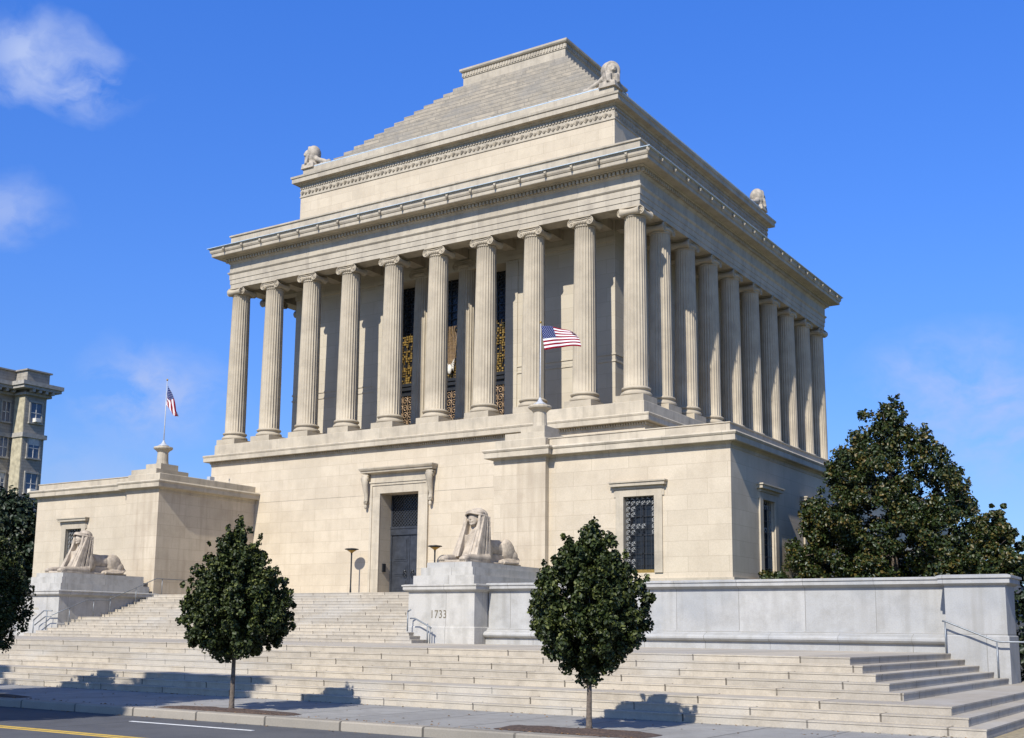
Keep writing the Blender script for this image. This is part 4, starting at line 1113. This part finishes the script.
def big_tree(name, loc, blobs, label, cat, n, size, mat, seed, trunk_h, r0, group=None, tb=0., shell=.45):
    e = empty(name, loc, label, cat, group)
    leaves('crown', blobs, n, size, mat, e, (0, 0, 0), seed, shell=shell, up=.3, tone_bias=tb)
    mb = MB(); limb_set(mb, (0, 0, 0), (0, 0, trunk_h), blobs, r0, seed, 26); mb.build('trunk', M_bark, e, True)
    return e
def crown_blobs(prof, seed, step=.5, rb=(.3, .6), squash=1., peaks=(), gap=.12):
    r = random.Random(seed); out = []; zs = [p[0] for p in prof]; rs = [p[1] for p in prof]; z = zs[0]
    lob = [(r.uniform(.1, .28), r.random()*6.28, k) for k in (2, 3, 5)]
    while z < zs[-1]:
        R0 = float(np.interp(z, zs, rs)); nn = max(1, int(2*math.pi*R0/.62)); ph = r.random()*6.28
        for k in range(nn):
            if r.random() < gap: continue
            a = ph+6.28*k/nn+r.uniform(-.3, .3); R_ = R0*(1+.10*math.sin(z*3.1+a)+sum(m*.45*math.sin(kk*a+p+z*.7) for m, p, kk in lob))
            br = r.uniform(*rb)*min(1, .45+R0/3); q = max(0, R_-br*.6+r.uniform(-.5, .25))
            out.append(((q*math.cos(a), q*math.sin(a)*squash, z+r.uniform(-.3, .3)), (br, br, br*.8)))
            if r.random() < .35: b2 = br*.42; qq = min(R_, R0)+r.uniform(-.1, .25); out.append(((qq*math.cos(a), qq*math.sin(a)*squash, z+r.uniform(0, .5)), (b2, b2, b2*1.3)))
        for k in range(int(R0*R0*1.0)):
            a = r.random()*6.28; q = R0*.7*math.sqrt(r.random()); br = r.uniform(*rb)
            out.append(((q*math.cos(a), q*math.sin(a)*squash, z), (br, br, br)))
        z += step
    for x, y, z0, z1, rr_ in peaks:
        z = z0
        while z < z1: b_ = rr_*(1-.75*(z-z0)/(z1-z0)); out.append(((x+r.uniform(-.12, .12), y, z), (b_, b_, b_*.9))); z += .28
    return out
def cone_blobs(h0, h1, R0, seed, rb=(.5, .85), **kw):
    return crown_blobs([(h0, R0*.7), (h0+(h1-h0)*.18, R0), (h0+(h1-h0)*.5, R0*.85), (h0+(h1-h0)*.8, R0*.5), (h1, .1)], seed, .6, rb)
mg = crown_blobs([(.3, 4.1), (1.4, 4.3), (3.0, 3.7), (4.25, 2.9), (5.5, 2.25), (6.3, 1.7), (7.15, 1.1), (8.0, .35)], 3, squash=.85, rb=(.26, .52), gap=.10,
                 peaks=((.25, -.2, 7.0, 8.35, .5), (-1.3, .2, 6.0, 7.3, .42), (1.45, -.3, 5.8, 7.0, .42), (2.5, 0, 4.4, 5.3, .40), (-.35, .1, 7.0, 8.15, .38)))
big_tree('magnolia_tree', (12.45, -1.2, -9.42), mg, 'large glossy dark magnolia behind the terrace wall at the right wing', 'tree', 75000, .105, M_leafM, 31, 7.6, .17, tb=.03)
mg2 = crown_blobs([(.2, 1.4), (.9, 1.35), (1.6, .95), (2.3, .62), (2.9, .35), (3.15, .12)], 8, .4, rb=(.22, .42), peaks=((.2, 0, 2.2, 3.2, .3),))
big_tree('magnolia_tree', (17.2, -5.2, -9.42), mg2, 'smaller magnolia right of the large one, above the end pier', 'tree', 24000, .105, M_leafM, 33, 2.8, .09, tb=.05)
hb = [((random.uniform(-1.6, 1.2), random.uniform(-4.2, 4.5), random.uniform(.4, 3.9)), (.5, .5, .5)) for _ in range(90)]
big_tree('evergreen_shrub', (20.3, -7.6, -13.05), hb, 'tall dark shrub behind the end pier at the right edge', 'shrub', 20000, .12, M_leafD, 35, 3.0, .07)
bb = [((random.uniform(-.35, .35), random.uniform(-1.4, 1.4), random.uniform(.3, .62)), (.28, .28, .22)) for _ in range(16)]
big_tree('garden_shrub', (8.9, -5.2, -9.42), bb, 'low shrub under the side window of the right pavilion', 'shrub', 2200, .12, M_leafM, 36, .7, .03)
bt = crown_blobs([(.6, 2.6), (3, 3.3), (7, 3.1), (9, 2.5), (10.4, 1.4), (11, .5)], 12, .6, (.5, .85))
big_tree('background_tree', (-47.3, -2.0, -13.05), bt, 'dark leafy tree behind the young linden at the left edge, below the apartments', 'tree', 22000, .26, M_leafD, 41, 6.5, .2)
bt2 = cone_blobs(.6, 11.8, 4.6, 14)
big_tree('background_tree', (-56.5, -1.0, -13.05), bt2, 'dark tree at the far left edge against the apartment house', 'tree', 20000, .26, M_leafD, 42, 7.5, .2)
# mature street trees on the near side of the road (out of frame; their shade falls on road and steps)
for k, (x, y, hh) in enumerate([(1.3, -46.0, 16.3), (-9.5, -46.0, 15.6)]):
    tb_ = crown_blobs([(9, 1.8), (10.5, 2.7), (13, 3.1), (15.2, 2.9), (hh-.6, 2.0), (hh, .5)], 50+k, .6, (.4, .8), gap=.2)
    big_tree('mature_street_tree', (x, y, ZW), tb_, ['tall street tree across the road from the temple steps', 'tall street tree across the road further left'][k], 'tree', 13000, .3, M_leafL, 60+k, hh*.85, .25)

# ------------------------------------------------------------ apartment house far left
A = empty('apartment_building', (-84, 16, -13.1), 'tall grey brick apartment house with bracketed cornice at the left edge', 'building')
AI = Matrix.Translation((84, -16, 13.1))
def ap(mb, name, mat, parent=None, sm=False):
    o = mb.build(name, mat, None, sm); o.parent = parent or A
    if parent is None: o.matrix_parent_inverse = AI
    return o
XA, XB, YA0, YA1, YA2 = -80.5, -78.6, 4.0, 20.0, 22.4
ap(MB().box(-96, XA, YA0, YA2, -13.2, 13.0).box(XA-.01, XB, YA1, YA2, -13.2, 13.0), 'brick_wall', M_apt)
def rb(mb, o, z0, z1):
    mb.box(-96, XA+o, YA0-o, YA2+o, z0, z1); mb.box(XA-.1, XB+o, YA1-o, YA2+o-.003, z0+.003, z1+.003)
mb = MB(); rb(mb, .35, 11.9, 12.15); rb(mb, 1.0, 12.45, 12.75); rb(mb, 1.15, 12.75, 13.15); cmb = mb
mb = MB(); rb(mb, .1, 13.15, 14.4); rb(mb, .3, 14.4, 14.55); ap(mb, 'parapet', M_apt)
mb = MB(); rb(mb, .22, 7.6, 8.05); rb(mb, .12, .25, .5); ap(mb, 'belt_course', M_aptrim)
mb = cmb
for y in np.arange(YA0, YA1-.6, .8): mb.box(XA+.3, XA+.95, y, y+.28, 12.15, 12.45)
for y in np.arange(YA1+.1, YA2, .75): mb.box(XB+.3, XB+.95, y, y+.28, 12.15, 12.45)
ap(mb, 'bracketed_cornice', M_aptrim)
mb = MB()
for z in np.arange(-3.4, .1, .55): mb.box(XA-.02, XA+.08, YA0, YA1-.02, z, z+.42); mb.box(XB-.02, XB+.08, YA1-.05, YA2, z, z+.42)
ap(mb, 'rusticated_band', M_aptrim)
ap(MB().box(XA+.25, XB-.02, YA1-.09, YA1, .5, 11.9), 'sunlit_bay_strip', M_aptlit)  # added thin strip, coloured lighter to stand for sun on this face
def aptwin(X, yc, z0, wd=1.2, ht=1.9, blind=0., ac=False):
    w_ = ap(MB().box(X-.05, X+.10, yc-wd/2-.16, yc-wd/2, z0, z0+ht).box(X-.05, X+.10, yc+wd/2, yc+wd/2+.16, z0, z0+ht).box(X-.05, X+.14, yc-wd/2-.16, yc+wd/2+.16, z0+ht, z0+ht+.2).box(X-.05, X+.2, yc-wd/2-.22, yc+wd/2+.22, z0-.16, z0), 'window', M_aptrim)
    o = MB().box(X+.005, X+.03, yc-wd/2, yc+wd/2, z0, z0+ht).build('pane', M_glassb); o.parent = w_
    o = MB().box(X+.03, X+.07, yc-wd/2, yc+wd/2, z0+ht*.48, z0+ht*.48+.06).box(X+.03, X+.07, yc-.03, yc+.03, z0, z0+ht).build('window_frame', M_frame); o.parent = w_
    if blind: o = MB().box(X+.03, X+.045, yc-wd/2, yc+wd/2, z0+ht*(1-blind), z0+ht).build('blind', M_shade); o.parent = w_
    if ac: o = MB().box(X+.05, X+.55, yc-.35, yc+.3, z0+.02, z0+.42).box(X+.55, X+.58, yc-.3, yc+.25, z0+.07, z0+.37).build('air_conditioner', M_frame); o.parent = w_
fl = 0
for z in (9.2, 5.6, 2.0, -1.8, -5.4, -9.0):
    aptwin(XB, 21.25, z, 1.25, 2.0, .35 if fl == 1 else 0, ac=fl in (0, 2))
    for y, wd in ((19.1, .8), (16.8, 1.3), (13.2, 1.3), (9.6, 1.3), (6.2, 1.3)): aptwin(XA, y, z, wd, 2.0, .3 if (fl+int(y)) % 3 == 0 else 0)
    fl += 1

# pale house behind the trees on the right
Hh = empty('pale_house', (24, 24, -13.1), 'pale house glimpsed through the leaves at the right edge', 'building')
o = MB().box(-4, 6, -5, 5, 0, 5.0).build('wall', M_frame, Hh)
o = MB().hexa([(-4.4, -5.4, 5.0), (6.4, -5.4, 5.0), (6.4, 5.4, 5.0), (-4.4, 5.4, 5.0)], [(-3, -1, 6.6), (5, -1, 6.6), (5, 1, 6.6), (-3, 1, 6.6)]).build('roof', M_roofst, Hh)
for x in (-2.6, 0, 2.6):
    w_ = MB().box(x-.6, x+.6, -5.06, -4.98, 1.4, 3.2).build('window', M_glassb, Hh)
